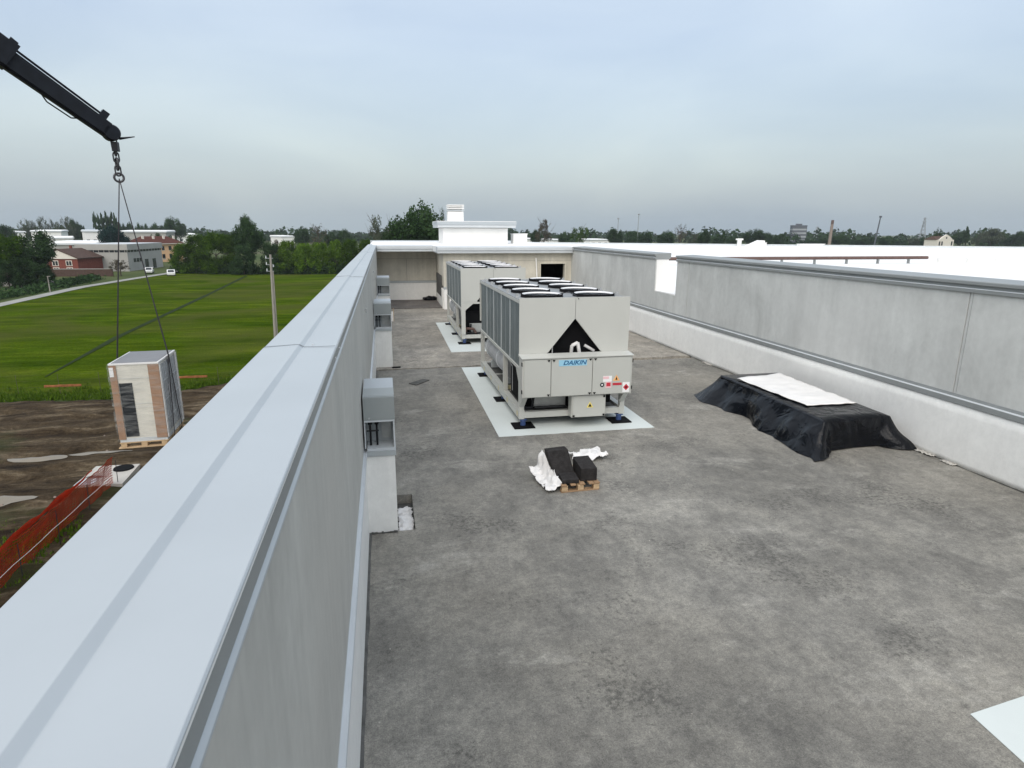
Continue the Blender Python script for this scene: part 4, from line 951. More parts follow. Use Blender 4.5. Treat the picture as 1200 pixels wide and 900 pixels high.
for k in range(5):
    o = link('chain_link', me_l, None, lc, (0, 0, 0.10+k*0.115)); o.rotation_euler = (R(90), 0, R(35+90*(k % 2)))
    if k == 1: o.scale = (1.35, 1.15, 1.2)
rv, rf = torus_pts(0.075, 0.02, 18, 8)
me_r = bpy.data.meshes.new('ring'); me_r.from_pydata(rv, [], rf); me_r.materials.append(MT['chain'])
o = link('master_ring', me_r, None, lc, (0, 0, -0.02)); o.rotation_euler = (R(90), 0, R(20))

PK = (-4.70, 13.12, -0.27)   # crated unit, base centre
PRZ = R(-3.5)
cu = thing('crated_unit', 'cream outdoor unit wrapped in film with cardboard corners hanging from the crane', 'crated unit', PK, -PRZ)
wx, wy, hz = 0.405, 0.615, 1.50
pz = 0.13
for x in (-0.40, -0.05, 0.30): MB().box(x, x+0.10, -wy-0.03, wy+0.03, 0.022, 0.09).build('pallet_bearer', 'wood', cu)
for y in (-wy-0.04, -0.06, wy-0.06): MB().box(-0.44, 0.44, y, y+0.10, 0.0, 0.02).build('pallet_board', 'wood', cu)
for y in (-wy-0.02, -0.3, 0.05, wy-0.08): MB().box(-0.42, 0.42, y, y+0.11, 0.093, 0.112).build('pallet_board', 'wood', cu)
MB().box(-wx, wx, -wy, wy, 0.115, pz+hz).build('casing', 'unit_panel', cu)
MB().box(-wx-0.004, wx+0.004, -wy-0.004, wy+0.004, 0.114, 0.19).build('base_tray', 'sheet_light', cu)
# end face towards the camera (-Y): coil strip on the left, panels
MB().box(-wx+0.115, -wx+0.335, -wy-0.010, -wy-0.001, 0.22, 1.27).build('dark_coil_strip', 'louvre', cu)
for a, b in ((-wx-0.012, -wx+0.105), (wx-0.175, wx+0.012)):
    MB().box(a, b, -wy-0.016, -wy-0.004, 0.17, pz+hz-0.02).build('cardboard_edge', 'cardboard', cu)
for k in range(2): MB().box(-wx+0.02, wx-0.02, -wy-0.006, -wy-0.0015, 0.86+k*0.5, 0.864+k*0.5).build('panel_seam', 'sheet_light', cu)
# coil side (+X) behind a guard
MB().box(wx+0.001, wx+0.008, -wy+0.03, wy-0.03, 0.24, pz+hz-0.06).build('side_coil', 'insul', cu)
for k in range(8): MB().box(wx+0.009, wx+0.016, -wy+0.06+k*0.155, -wy+0.07+k*0.155, 0.24, pz+hz-0.06).build('coil_guard_bar', 'sheet_light', cu)
for z in (0.5, 0.87, 1.24): MB().box(wx+0.017, wx+0.024, -wy+0.03, wy-0.03, z, z+0.016).build('coil_guard_bar', 'sheet_light', cu)
for y in (-wy-0.006, wy-0.09): MB().box(wx+0.017, wx+0.03, y, y+0.09, 0.17, pz+hz-0.02).build('cardboard_edge', 'plastic', cu)
MB().box(wx+0.025, wx+0.031, -0.18, -0.06, 0.85, 1.12).build('sticker', 'paper', cu)
MB().box(-wx-0.008, -wx+0.06, -wy-0.021, -wy-0.017, 1.40, 1.58).build('sticker', 'paper', cu)
MB().box(-wx-0.016, wx+0.016, -wy-0.016, wy+0.016, pz+hz-0.01, pz+hz+0.018).build('top_rim', 'plastic', cu)
MB().box(-wx+0.02, wx-0.02, -wy+0.03, wy-0.03, pz+hz+0.019, pz+hz+0.026).build('top_cover', 'unit_top', cu)
# stretch film: thin clear skin
fm, fn_, fl_, fb = mk('stretch_film'); fn_.remove(fb)
tr = N(fn_, 'ShaderNodeBsdfTransparent'); gl = N(fn_, 'ShaderNodeBsdfGlossy'); gl.inputs['Roughness'].default_value = 0.22; df = N(fn_, 'ShaderNodeBsdfDiffuse'); df.inputs[0].default_value = (0.8, 0.82, 0.84, 1)
vv = coords(fn_, fl_, 'Object', (0.7, 0.7, 5)); tt = noise_tex(fn_, fl_, vv, 3.2, 4, 0.6, 0.6)
mr = N(fn_, 'ShaderNodeMapRange'); mr.inputs['From Min'].default_value = 0.42; mr.inputs['From Max'].default_value = 0.75; mr.inputs['To Min'].default_value = 0.02; mr.inputs['To Max'].default_value = 0.38
fl_.new(tt, mr.inputs['Value'])
m1 = N(fn_, 'ShaderNodeMixShader'); m2 = N(fn_, 'ShaderNodeMixShader'); m2.inputs[0].default_value = 0.5
fl_.new(gl.outputs[0], m2.inputs[1]); fl_.new(df.outputs[0], m2.inputs[2]); fl_.new(mr.outputs[0], m1.inputs[0]); fl_.new(tr.outputs[0], m1.inputs[1]); fl_.new(m2.outputs[0], m1.inputs[2]); fl_.new(m1.outputs[0], fn_['Material Output'].inputs[0])
q = MB(); e = 0.036
q.quad((-wx-e,-wy-e,0.15),(wx+e,-wy-e,0.15),(wx+e,-wy-e,pz+hz+0.01),(-wx-e,-wy-e,pz+hz+0.01)); q.quad((wx+e,-wy-e,0.15),(wx+e,wy+e,0.15),(wx+e,wy+e,pz+hz+0.01),(wx+e,-wy-e,pz+hz+0.01))
q.quad((wx+e,wy+e,0.15),(-wx-e,wy+e,0.15),(-wx-e,wy+e,pz+hz+0.01),(wx+e,wy+e,pz+hz+0.01)); q.quad((-wx-e,wy+e,0.15),(-wx-e,-wy-e,0.15),(-wx-e,-wy-e,pz+hz+0.01),(-wx-e,wy+e,pz+hz+0.01))
q.build('stretch_film', fm, cu)
# slings run over the two long sides and under the pallet
sg = thing('lifting_sling', 'pair of dark webbing slings looped round the hanging crated unit', 'sling', (PK[0], PK[1], PK[2]), -PRZ)
apex = Vector((0.02, 0, 4.70-PK[2]))
def strap(a, b, w=0.06, th=0.006):
    a, b = Vector(a), Vector(b); d = (b-a).normalized(); s = d.cross(Vector((1, 0.2, 0))).normalized(); n_ = d.cross(s).normalized()
    lo = [a+s*w/2+n_*th, a-s*w/2+n_*th, a-s*w/2-n_*th, a+s*w/2-n_*th]; return MB().hexa(lo, [p+(b-a) for p in lo])
xs = wx+0.044; zt = pz+hz+0.03
for sx, ys in ((1, (-0.28, 0.33)), (-1, (-0.28, 0.33))):
    for ya in ys:
        yt = ya*0.06
        strap(apex, (sx*xs, yt, zt)).build('strap', 'strap', sg)
        strap((sx*xs, yt, zt), (sx*xs, ya, 0.10)).build('strap', 'strap', sg)
        strap((sx*xs, ya, 0.10), (sx*(xs-0.06), ya, -0.012)).build('strap', 'strap', sg)
for ya in (-0.28, 0.33): MB().box(-xs+0.05, xs-0.05, ya-0.025, ya+0.025, -0.02, -0.008).build('strap', 'strap', sg)

# ------------------------------------------------------------------ site fence, slab, pole
nf = thing('netting_fence', 'sagging orange plastic netting fence on thin stakes beside the bare earth', 'fence', (-11.7, 20, GZ+0.2))
def netting(parent, y0, y1, h, base, seed, lean=0.3, dx=0.0, mat='orange_net'):
    v, f = [], []; n = int((y1-y0)/0.12); rows = 13
    def P(y, u):
        sag = 0.09*abs(math.sin(math.pi*(y-y0)/2.4))*u
        x = dx+lean*(1-u)*-1+0.14*noise.noise(Vector((y*0.7, u*1.3, seed)))+0.05*noise.noise(Vector((y*3, u*4, seed)))
        return Vector((x, y, base+max(0.0, h*u-sag+0.05*noise.noise(Vector((y*2, u*3, seed))))))
    def ribbon(a, b, w, vert):
        i = len(v); off = Vector((0, w, 0)) if vert else Vector((0, 0, w)); v.extend([tuple(a-off), tuple(a+off), tuple(b+off), tuple(b-off)]); f.append((i, i+1, i+2, i+3))
    for k in range(n):
        ya, yb = y0+(y1-y0)*k/n, y0+(y1-y0)*(k+1)/n
        for r in range(rows+1):
            u = r/rows; ribbon(P(ya, u), P(yb, u), 0.028 if r in (0, rows) else 0.021, False)
        for r in range(rows): ribbon(P(ya, r/rows), P(ya, (r+1)/rows), 0.021, True)
    me = bpy.data.meshes.new('netting'); me.from_pydata(v, [], f); me.update(); return stuff(link('netting', me, mat, parent))
netting(nf, -12, 7.9, 1.4, 0.0, 1)
netting(nf, -12, 7.4, 1.0, 0.0, 4, lean=1.0, dx=-0.7)
for y in (-11.6, -9.2, -6.8, -4.4, -2.0, 0.4, 2.8, 5.2, 7.9): MB().tube((0, y, -0.3), (0.05, y, 1.2), 0.016, 0.014, 7).build('stake', 'chain', nf)
MB().path([(0.06, y, 0.70-0.03*abs(math.sin(y*1.3))) for y in np.arange(-12, 8, 0.8)], 0.008, 5).build('rope', 'paper', nf)
# far wire fence at the field edge with scraps of netting
wf = thing('wire_fence', 'thin wire fence with scraps of orange netting along the near field edge', 'fence', (-20, 46.2, GZ+0.1))
for x in np.arange(-22, 18.1, 2.5): MB().tube((x, 0.11*max(0, x-4), 0), (x, 0.11*max(0, x-4), 1.4), 0.014, 0.012, 6).build('fence_post', 'bark', wf)
for z in (0.5, 0.95, 1.35): MB().path([(x, 0.11*max(0, x-4)-0.03, z) for x in np.arange(-22, 18.1, 2.5)], 0.003, 4).build('wire', 'bark', wf)
for a, b, z in ((-2.9, -0.6, 0.55), (5.0, 7.4, 0.8)):
    crumpled('netting_scrap', 'scrap', (16, 4, b-a, 0.16, 0.05, 3), wf, ((a+b)/2, -0.05+0.11*max(0, a-4), z), (R(80), 0, 0))
sb = thing('manhole_slab', 'pale concrete manhole slab with a round black cover beside the orange netting', 'slab', (-12.4, 29.0, GZ+0.05))
MB().prism_z([(-0.95,-1.2),(0.98,-1.35),(0.86,1.05),(-1.0,1.1)], 0.0, 0.34).build('slab', 'slab', sb)
MB().tube((0.35, 0.55, 0.341), (0.35, 0.55, 0.40), 0.42, 0.40, 24).build('cover', 'dark', sb)
MB().prism_z([(-0.9,-0.35),(-0.35,-0.5),(0.05,-0.35),(-0.3,-0.2),(-0.7,-0.1)], 0.341, 0.346).build('crack_patch', 'sealant', sb)
MB().box(-0.95, -0.2, -1.25, -0.6, 0.341, 0.36).build('loose_cover', 'sheet_mid', sb)
rnd = random.Random(21)
m = MB()
for k in range(120):
    x, y = rnd.uniform(-30, -3), rnd.uniform(16, 42); r = rnd.uniform(0.03, 0.08); z = GZ+0.2
    m.hexa([(x-r, y-r*.6, z), (x+r, y-r, z), (x+r*.8, y+r, z), (x-r*.9, y+r*.7, z)], [(x-r*.6, y-r*.4, z+r), (x+r*.5, y-r*.6, z+r*1.1), (x+r*.5, y+r*.5, z+r*.9), (x-r*.5, y+r*.5, z+r)])
tag(stuff(m.build('rubble', 'tan')), 'small pale stones strewn over the bare earth', 'rubble')
up_ = thing('utility_pole', 'grey wooden utility pole with small insulators standing in the green field', 'pole', (-10.45, 63.0, GZ))
MB().tube((-0.2, 0, 0), (0.02, 0, 8.75), 0.15, 0.10, 12).build('pole', 'pole_wood', up_)
MB().tube((-0.02, 0.1, 0), (0.13, 0, 7.2), 0.08, 0.06, 10).build('strut', 'pole_wood', up_)
for z in (7.2, 7.8, 8.4):
    MB().tube((-0.42, 0, z), (0.22, 0, z), 0.03, 0.03, 6).build('cross_arm', 'lattice', up_)
    MB().tube((-0.40, 0, z), (-0.40, 0, z+0.25), 0.06, 0.035, 8).build('insulator', 'sheet_light', up_)
MB().tube((0.2, 0, 7.6), (0.2, 0, 7.82), 0.06, 0.035, 8).build('insulator', 'sheet_light', up_)

# ------------------------------------------------------------------ neighbouring white roof with its pipe run
far_l, far_r = G(610, 285.3, 1.6), G(1200, 291.3, 1.6)
fr2 = far_r+(far_r-far_l)*0.6
pts = [(9.9, -12), (120, -12), (fr2.x, fr2.y), (far_l.x, far_l.y), (9.9, 48)]
struct(MB().prism_z(pts, 1.2, 1.6).build('white_roof', 'white_roof'))
nb = thing('neighbour_building', 'long low building carrying the broad white roof beyond the notched parapet', 'building', (40, 40, GZ))
MB().prism_z([(x-40+(0.4 if x < 20 else -0.4), y-40+(0.4 if y < 0 else -0.4)) for x, y in pts], 0, 8.39).build('wall', 'grey_wall', nb)
d = (fr2-far_l).normalized(); nn = Vector((-d.y, d.x, 0)); 
def along(s, off, z): p = far_l+d*s+nn*off; return Vector((p.x, p.y, z))
Ln = (fr2-far_l).length
MB().hexa([along(0,-0.1,1.3)-Vector((40,40,GZ)), along(Ln,-0.1,1.3)-Vector((40,40,GZ)), along(Ln,0.4,1.3)-Vector((40,40,GZ)), along(0,0.4,1.3)-Vector((40,40,GZ))], [along(0,-0.1,1.86)-Vector((40,40,GZ)), along(Ln,-0.1,1.86)-Vector((40,40,GZ)), along(Ln,0.4,1.86)-Vector((40,40,GZ)), along(0,0.4,1.86)-Vector((40,40,GZ))]).build('roof_edge', 'sheet_light', nb)
pr = thing('roof_pipe', 'long brown pipe on small feet crossing the broad white roof', 'pipe', (30, 39.6, 1.6))
MB().tube((-14, 0, 0.42), (9.4, 0, 0.42), 0.115, 0.115, 12).build('pipe', 'brown', pr)
MB().tube((9.42, 0, 0.42), (30, 0.3, 0.42), 0.09, 0.09, 12).build('pipe_sleeve', 'white_paint', pr)
for x in np.arange(-13, 30, 2.6): MB().box(x-0.04, x+0.04, -0.1, 0.1, 0.0, 0.30).build('pipe_foot', 'sheet_grey' if x < 9.4 else 'white_paint', pr)
# small things along the rim of the white roof
rim = [(866, 280, 'post'), (885, 283, 'light'), (893, 286, 'box'), (920, 286, 'long'), (955, 286.5, 'long')]
def rim_at(px):
    lo, hi = 0, Ln
    for _ in range(40):
        mid = (lo+hi)/2; p = along(mid, -0.6, 1.6); v = CM @ np.array([p.x, p.y, p.z-CAMZ]); x = 600+F*v[0]/v[2]
        if x < px: lo = mid
        else: hi = mid
    return along(lo, -0.6, 1.6)
p = rim_at(866); tag(MB().box(-0.25,0.25,-0.25,0.25,0,0.9).box(-0.5,0.5,-0.3,0.3,0.902,1.15).build('roof_vent', 'white_paint', loc=p), 'slim white vent post with a flat cap on the white roof rim', 'vent')
p = rim_at(885); tag(MB().prism_y([(-1.6,0),(1.3,0),(1.3,0.85),(0.6,0.9)], -0.6, 0.6).build('roof_light', 'white_paint', loc=p), 'wedge shaped white rooflight on the white roof rim', 'rooflight')
p = rim_at(894.5); tag(MB().box(-0.35,0.35,-0.3,0.3,0,0.45).box(-0.4,0.4,-0.35,0.35,0.452,0.55).build('roof_hatch', 'white_paint', loc=p), 'small square white hatch beside the wedge rooflight', 'hatch')
p = rim_at(950); tag(MB().box(-2.2,2.2,-0.4,0.4,0,0.36).box(-2.3,2.3,-0.45,0.45,0.362,0.42).build('roof_kerb', 'white_paint', loc=p), 'long low white kerb on the white roof rim near the tan stack', 'kerb')

# ------------------------------------------------------------------ trees
def crown_mesh(name, kind, seed, mat):
    rs = np.random.RandomState(seed)
    # unit tree: height 1, crown width 1
    def clumps():
        out = []
        if kind == 'broad':
            for k in range(46):
                d = rs.normal(size=3); d /= np.linalg.norm(d); r = rs.uniform(0.35, 1.0)**0.5
                c = np.array([d[0]*0.36*r, d[1]*0.36*r, 0.62+d[2]*0.29*r]); out.append((c, rs.uniform(0.09, 0.16)))
        elif kind == 'bush':
            for k in range(56):
                a = rs.uniform(0, 6.28); z = rs.uniform(0.06, 0.88); rr = 0.40*math.sqrt(max(0.05, 1-(z-0.25)**2/0.5))*rs.uniform(0.4, 1.0)
                out.append((np.array([rr*math.cos(a), rr*math.sin(a), z]), rs.uniform(0.09, 0.15)))
        elif kind == 'loose':
            for k in range(34):
                d = rs.normal(size=3); d /= np.linalg.norm(d); r = rs.uniform(0.3, 1.0)
                out.append((np.array([d[0]*0.40*r, d[1]*0.40*r, 0.6+d[2]*0.34*r]), rs.uniform(0.05, 0.11)))
        elif kind == 'poplar':
            for k in range(40):
                z = rs.uniform(0.06, 0.97); a = rs.uniform(0, 6.28); rr = 0.45*math.sin(math.pi*min(1, (z*0.85+0.1)))*rs.uniform(0.2, 1)
                out.append((np.array([rr*math.cos(a), rr*math.sin(a), z]), rs.uniform(0.05, 0.09)))
        elif kind == 'cedar':
            for k in range(60):
                z = rs.uniform(0.12, 0.96); a = rs.uniform(0, 6.28); rr = 0.48*(1-z)**0.75*rs.uniform(0.4, 1.0)
                out.append((np.array([rr*math.cos(a), rr*math.sin(a), z]), rs.uniform(0.05, 0.09)))
        elif kind == 'bare':
            for k in range(40):
                d = rs.normal(size=3); d /= np.linalg.norm(d); r = rs.uniform(0.3, 1.0)
                out.append((np.array([d[0]*0.42*r, d[1]*0.42*r, 0.62+d[2]*0.34*r]), rs.uniform(0.06, 0.12)))
        return out
    per = dict(broad=210, bush=185, loose=150, poplar=70, cedar=70, bare=26)[kind]; ls = dict(broad=0.0148, bush=0.0148, loose=0.0128, poplar=0.055, cedar=0.019, bare=0.013)[kind]
    V = []
    for c, r in clumps():
        n = int(per*(r/0.11)**1.3)
        d = rs.normal(size=(n, 3)); d /= np.linalg.norm(d, axis=1, keepdims=True)
        p = c+d*(r*rs.uniform(0.35, 1.08, size=(n, 1))); 
        if kind == 'cedar': p[:, 2] = c[2]+(p[:, 2]-c[2])*0.35
        a = rs.normal(size=(n, 3)); a /= np.linalg.norm(a, axis=1, keepdims=True)
        b = np.cross(a, d+rs.normal(size=(n, 3))*0.7); b /= (np.linalg.norm(b, axis=1, keepdims=True)+1e-6)
        s = ls*rs.uniform(0.6, 1.5, size=(n, 1))
        V.append(np.stack([p-a*s, p+b*s*0.7, p+a*s, p-b*s*0.7], 1))
    V = np.concatenate(V).reshape(-1, 3); V[:, 2] = np.maximum(V[:, 2], 0.004)
    me = bpy.data.meshes.new(name); me.from_pydata(V.tolist(), [], np.arange(len(V)).reshape(-1, 4).tolist()); me.update(); me.materials.append(MT[mat])
    return me
def trunk_mesh(kind, seed):
    rs = random.Random(seed); m = MB()
    h = dict(broad=0.6, bush=0.5, loose=0.8, poplar=0.9, cedar=0.9, bare=0.75)[kind]; r = 0.022 if kind != 'bush' else 0.016
    m.tube((0, 0, -0.01), (0.01, 0, h*0.5), r*1.3, r*0.9, 7); m.tube((0.01, 0, h*0.5), (0.0, 0.01, h), r*0.9, r*0.25, 7)
    for k in range(16 if kind == 'bare' else 9):
        z = rs.uniform(0.2, h*0.95); a = rs.uniform(0, 6.28); l = rs.uniform(0.15, 0.36)*(0.5 if kind in ('poplar',) else 1)
        e = Vector((l*math.cos(a), l*math.sin(a), min(0.95, z+l*rs.uniform(0.4, 1.0)))); m.tube((0, 0, z), e, r*0.45, r*0.12, 5)
        if kind in ('bare', 'loose'):
            for q in range(4):
                a2 = a+rs.uniform(-1.2, 1.2); l2 = rs.uniform(0.06, 0.18); b_ = Vector((0, 0, z)).lerp(e, rs.uniform(0.45, 1.0)); m.tube(b_, b_+Vector((l2*math.cos(a2), l2*math.sin(a2), l2*rs.uniform(0.3, 1.1))), r*0.16, r*0.05, 4)
    o = m.build('trunk', 'bark'); me = o.data; bpy.data.objects.remove(o); return me
CR, TRK = {}, {}
def tree(name, label, kind, mat, base, h, w, group=None, var=None, rz=None):
    var = random.randint(0, 1) if var is None else var
    key = (kind, mat, var)
    if key not in CR: CR[key] = crown_mesh('crown', kind, hash(kind) % 7 + len(kind)*13+var*5, mat) if False else crown_mesh('crown', kind, len(kind)*13+ord(kind[0])+var*5+ord(mat[-1]), mat)
    if (kind, var) not in TRK: TRK[(kind, var)] = trunk_mesh(kind, 40+var+len(kind))
    t = thing(name, label, 'tree', base, random.uniform(0, 6.28) if rz is None else rz, group)
    for nm, me in (('trunk', TRK[(kind, var)]), ('crown', CR[key])):
        o = link(nm, me, None, t); o.scale = (w*1.15, w*1.15, h)
    return t
def tree_px(name, label, kind, mat, px, topy, wpx, Y, group=None, var=None):
    p = W(px, topy, Y); depth = float((CM @ np.array([p.x, p.y, p.z-CAMZ]))[2])
    return tree(name, label, kind, mat, (p.x, p.y, GZ), p.z-GZ, wpx*depth/F, group, var)
random.seed(19)
g1 = 'bushy trees of the hedge row beyond the field'
lab = 'bushy green tree in the hedge row along the far edge of the field'
for px, ty, w, Y, mt in ((214,284,32,176,'leaf_mid'),(230,273,40,175,'leaf_mid'),(250,270,42,174,'leaf_mid'),(268,272,36,175,'leaf_mid'),(318,284,26,171,'leaf_dark')):
    tree_px('hedge_tree', {214: 'rounded bush tree ending the hedge row where the lane meets it', 230: 'second bushy tree of the hedge row from the lane', 250: 'highest mid green bushy tree between the lane and the tall dark tree', 268: 'bushy tree in the hedge row touching the tall grey green tree', 318: 'dark bushy hedge tree behind the top of the utility pole'}[px], 'bush', mt, px, ty, w, Y, g1)
lab2 = 'bright green shooting tree in the hedge row beside the utility pole'
for px, ty, w, Y in ((336,281,30,170),(356,284,28,169),(374,283,30,170),(392,280,30,170),(410,279,30,171),(428,279,30,172),(446,280,30,173)):
    tree_px('hedge_tree', {336: 'bright green hedge tree next to the utility pole', 356: 'second bright green hedge tree from the utility pole', 374: 'bright green hedge tree in front of the brown half bare tree', 392: 'fourth bright green hedge tree from the utility pole', 410: 'mid green hedge tree, fifth from the utility pole', 428: 'mid green hedge tree, last but one before the parapet corner', 446: 'mid green hedge tree showing just above the parapet corner'}[px], 'bush', 'leaf_bright' if px < 400 else 'leaf_mid', px, ty, w, Y, 'bright bushy trees of the hedge row')
tree_px('tall_tree', 'tall dark grey green tree rising above the hedge row', 'broad', 'leaf_dark', 291, 250, 38, 172, None, 0)
tree_px('hedge_tree', 'dark low tree under the tall grey green one in the hedge row', 'bush', 'leaf_dark', 283, 286, 30, 168, None, 1)
tree_px('bare_tree', 'brown half bare tree standing behind the bright hedge row', 'bare', 'leaf_brown', 372, 258, 30, 200, None, 0)
tree_px('bare_tree', 'brown twiggy tree at the shoulder of the tall dark one', 'loose', 'leaf_brown', 322, 278, 18, 178, None, 1)
for px, ty, w in ((353,266,20),(404,268,18),(388,272,20)): tree_px('field_tree', {353: 'dark bluish tree between the pale shed and the brown half bare tree', 404: 'dark bluish tree standing farther past the brown half bare tree', 388: 'low dark bluish tree touching the brown half bare tree'}[px], 'broad', 'leaf_dark', px, ty, w, 330, 'dark trees behind the hedge row')
tree_px('loose_tree', 'tall loose grey green tree beyond the parapet corner', 'loose', 'leaf_grey', 443, 249, 32, 150, None, 0)
tree_px('loose_tree', 'thin grey green tree between the loose tree and the dark spreading one', 'loose', 'leaf_grey', 459, 251, 18, 150, None, 1)
tree_px('spreading_tree', 'big dark spreading tree behind the end wall beside the chimney', 'broad', 'leaf_dark', 487, 237, 74, 120, None, 1)
tree_px('loose_tree', 'small dark tree close beside the louvred chimney', 'loose', 'leaf_dark', 521, 241, 20, 118, None, 0)
tree_px('loose_tree', 'ragged dark tree left of the big spreading one', 'loose', 'leaf_dark', 465, 254, 30, 122, None, 1)
for k, px in enumerate((456, 474, 500, 515)): tree_px('undergrowth_tree', 'low dark tree filling the row behind the end wall', 'bush', 'leaf_dark', px, 272, 30, 125, 'low dark trees behind the end wall')
# left side
tree_px('garden_tree', 'big dark garden tree standing before the red brick house', 'broad', 'leaf_dark', 33, 268, 50, 140, None, 0)
tree_px('garden_tree', 'second dark garden tree with drooping crown by the street wall', 'broad', 'leaf_mid', 4, 271, 50, 138, None, 1)
tree_px('garden_tree', 'dark shrubby tree under the big garden tree', 'bush', 'leaf_dark', 46, 300, 24, 143, None, 1)
for px, ty, w in ((4, 296, 40), (24, 302, 34), (42, 306, 28)): tree_px('garden_shrub', 'dense dark shrub filling the bank under the garden trees', 'bush', 'leaf_dark', px, ty, w, 136, 'shrubs under the garden trees')
tree_px('pollard_tree', 'small round pollard tree before the grey factory', 'loose', 'leaf_brown', 139, 303, 24, 168, None, 1)
tree_px('cedar_tree', 'dark blue green cedar behind the grey factory', 'broad', 'leaf_blue', 129, 264, 36, 235, None, 0)
for k, (px, ty, w) in enumerate(((110,251,8),(114,253,7),(119,252,8),(124,250,8),(130,251,8),(134,252,7))): tree_px('poplar_tree', ('first', 'second', 'third', 'fourth', 'fifth', 'last')[k]+' slim poplar in the row above the cedar, counted from the hazy grey trees', 'poplar', 'leaf_dark', px, ty, w, 430, 'row of slim poplars')
for px, ty, w in ((140,259,12),(150,260,12),(162,261,10),(168,261,9),(180,261,14),(189,263,10),(84,256,16),(94,262,10)): tree_px('field_tree', 'hazy dark tree in the row running on from the poplars', 'broad', 'leaf_dark', px, ty, w, 440, 'hazy trees running on from the poplars')
for px, ty, w in ((27,254,14),(44,252,16),(56,254,14),(76,252,18),(35,257,16),(66,257,16)): tree_px('field_tree', 'hazy grey green tree behind the far white sheds', 'loose', 'leaf_grey', px, ty, w, 420, 'hazy grey green trees behind the sheds')
tree_px('dome_tree', 'broad dome shaped hazy tree behind the apricot house', 'broad', 'leaf_dark', 203, 254, 26, 400, None, 1)
for px, ty, w in ((182,272,16),(200,275,16)): tree_px('house_tree', 'dark low tree just behind the red tiled roof', 'broad', 'leaf_dark', px, ty, w, 262, 'low trees behind the red roof')
tree_px('field_tree', 'dark rounded treetop beyond the big garden tree', 'broad', 'leaf_dark', 2, 262, 26, 330, None, 0)
# right side, over the white roof
R1 = [(638,254,24,300,'loose','leaf_brown'),(680,261,24,300,'loose','leaf_mid'),(628,268,14,330,'broad','leaf_dark'),(661,271,16,340,'broad','leaf_dark'),(722,267,20,310,'broad','leaf_dark'),(741,270,18,330,'bush','leaf_dark'),(757,270,18,330,'broad','leaf_dark'),
      (781,270,22,330,'broad','leaf_dark'),(798,261,20,310,'bare','leaf_brown'),(813,272,18,330,'loose','leaf_grey'),(825,269,16,310,'broad','leaf_dark'),(842,274,20,340,'broad','leaf_dark'),(848,272,8,300,'poplar','leaf_dark'),(858,275,16,360,'broad','leaf_dark'),
      (884,268,28,340,'broad','leaf_dark'),(900,272,18,350,'broad','leaf_dark'),(914,273,16,350,'broad','leaf_dark'),(950,281,22,380,'bush','leaf_dark'),(965,279,20,390,'bush','leaf_dark'),(985,275,24,380,'broad','leaf_dark'),(1003,280,22,390,'bush','leaf_dark'),
      (1018,278,20,380,'broad','leaf_dark'),(1040,276,20,360,'broad','leaf_dark'),(1056,281,22,380,'bush','leaf_dark'),(1072,279,22,390,'bush','leaf_grey'),(1088,276,18,330,'broad','leaf_dark'),(1126,269,20,330,'broad','leaf_dark'),(1134,267,7,320,'poplar','leaf_dark'),
      (1147,272,18,330,'loose','leaf_grey'),(1164,268,28,340,'broad','leaf_grey'),(1183,275,20,350,'broad','leaf_dark'),(1199,270,22,340,'broad','leaf_dark'),(1222,268,26,340,'broad','leaf_dark')]
LB = {('loose','leaf_brown'): 'brown thin crowned tall tree beyond the rooftop vent block', ('loose','leaf_mid'): 'open crowned green tree beyond the white rooftop', ('broad','leaf_dark'): 'rounded dark green tree in the line beyond the white rooftop',
      ('bush','leaf_dark'): 'low bushy dark tree in the line beyond the white rooftop', ('bare','leaf_brown'): 'pale brown leafless tree in the line beyond the white rooftop', ('loose','leaf_grey'): 'open grey green tree in the line beyond the white rooftop',
      ('poplar','leaf_dark'): 'slim dark poplar in the line beyond the white rooftop', ('bush','leaf_grey'): 'low grey bush beside the lattice pylon', ('broad','leaf_grey'): 'wide grey brown tree near the cream villa'}
ALT = {628: 'rounded dark tree right behind the small white rooftop vent block', 661: 'rounded dark tree between the brown thin crowned tree and the open green one', 722: 'full round dark tree under the thin plain spike mast', 757: 'rounded dark tree right of the mast with a round head',
       781: 'broad dark tree touching the pale leafless one', 825: 'dark knobbly tree next after the pale leafless one', 842: 'broad low dark tree with a slim poplar in front of it', 858: 'low rounded dark tree behind the slim white vent post', 884: 'tallest broad dark tree behind the wedge shaped white rooflight',
       900: 'rounded dark tree between the wedge rooflight and the office tower', 914: 'dark tree hard against the office tower', 985: 'broad dark tree just past the tan chimney stack', 1018: 'dark tree at the foot of the leaning dark mast, stack side', 1040: 'rounded dark tree at the foot of the leaning dark mast, pylon side',
       1088: 'dark tree close behind the cream villa, pylon side', 1126: 'tall rounded dark tree just past the cream villa', 1183: 'dark tree right after the wide grey brown one', 1199: 'broad dark tree two trees after the wide grey brown one', 741: 'low bushy dark tree under the mast with a round head',
       950: 'low dark bush between the office tower and the tan stack', 965: 'low dark bush at the foot of the tan chimney stack', 1003: 'low dark bush between the tan stack and the leaning mast', 1056: 'low dark bush between the leaning mast and the lattice pylon', 813: 'open grey tree right after the pale leafless one', 1147: 'open grey green tree between the slim poplar and the wide grey brown tree',
       848: 'slim dark poplar near the slim white vent post', 1134: 'slim dark poplar just past the cream villa'}
for (px, ty, w, Y, kd, mt) in R1: tree_px('horizon_tree', ALT.get(px, LB[(kd, mt)]), kd, mt, px, ty, w, Y, 'trees beyond the white rooftop')
tree_px('villa_tree', 'ragged dark conifer rising over the cream villa roof', 'loose', 'leaf_dark', 1101, 266, 11, 236, None, 0)
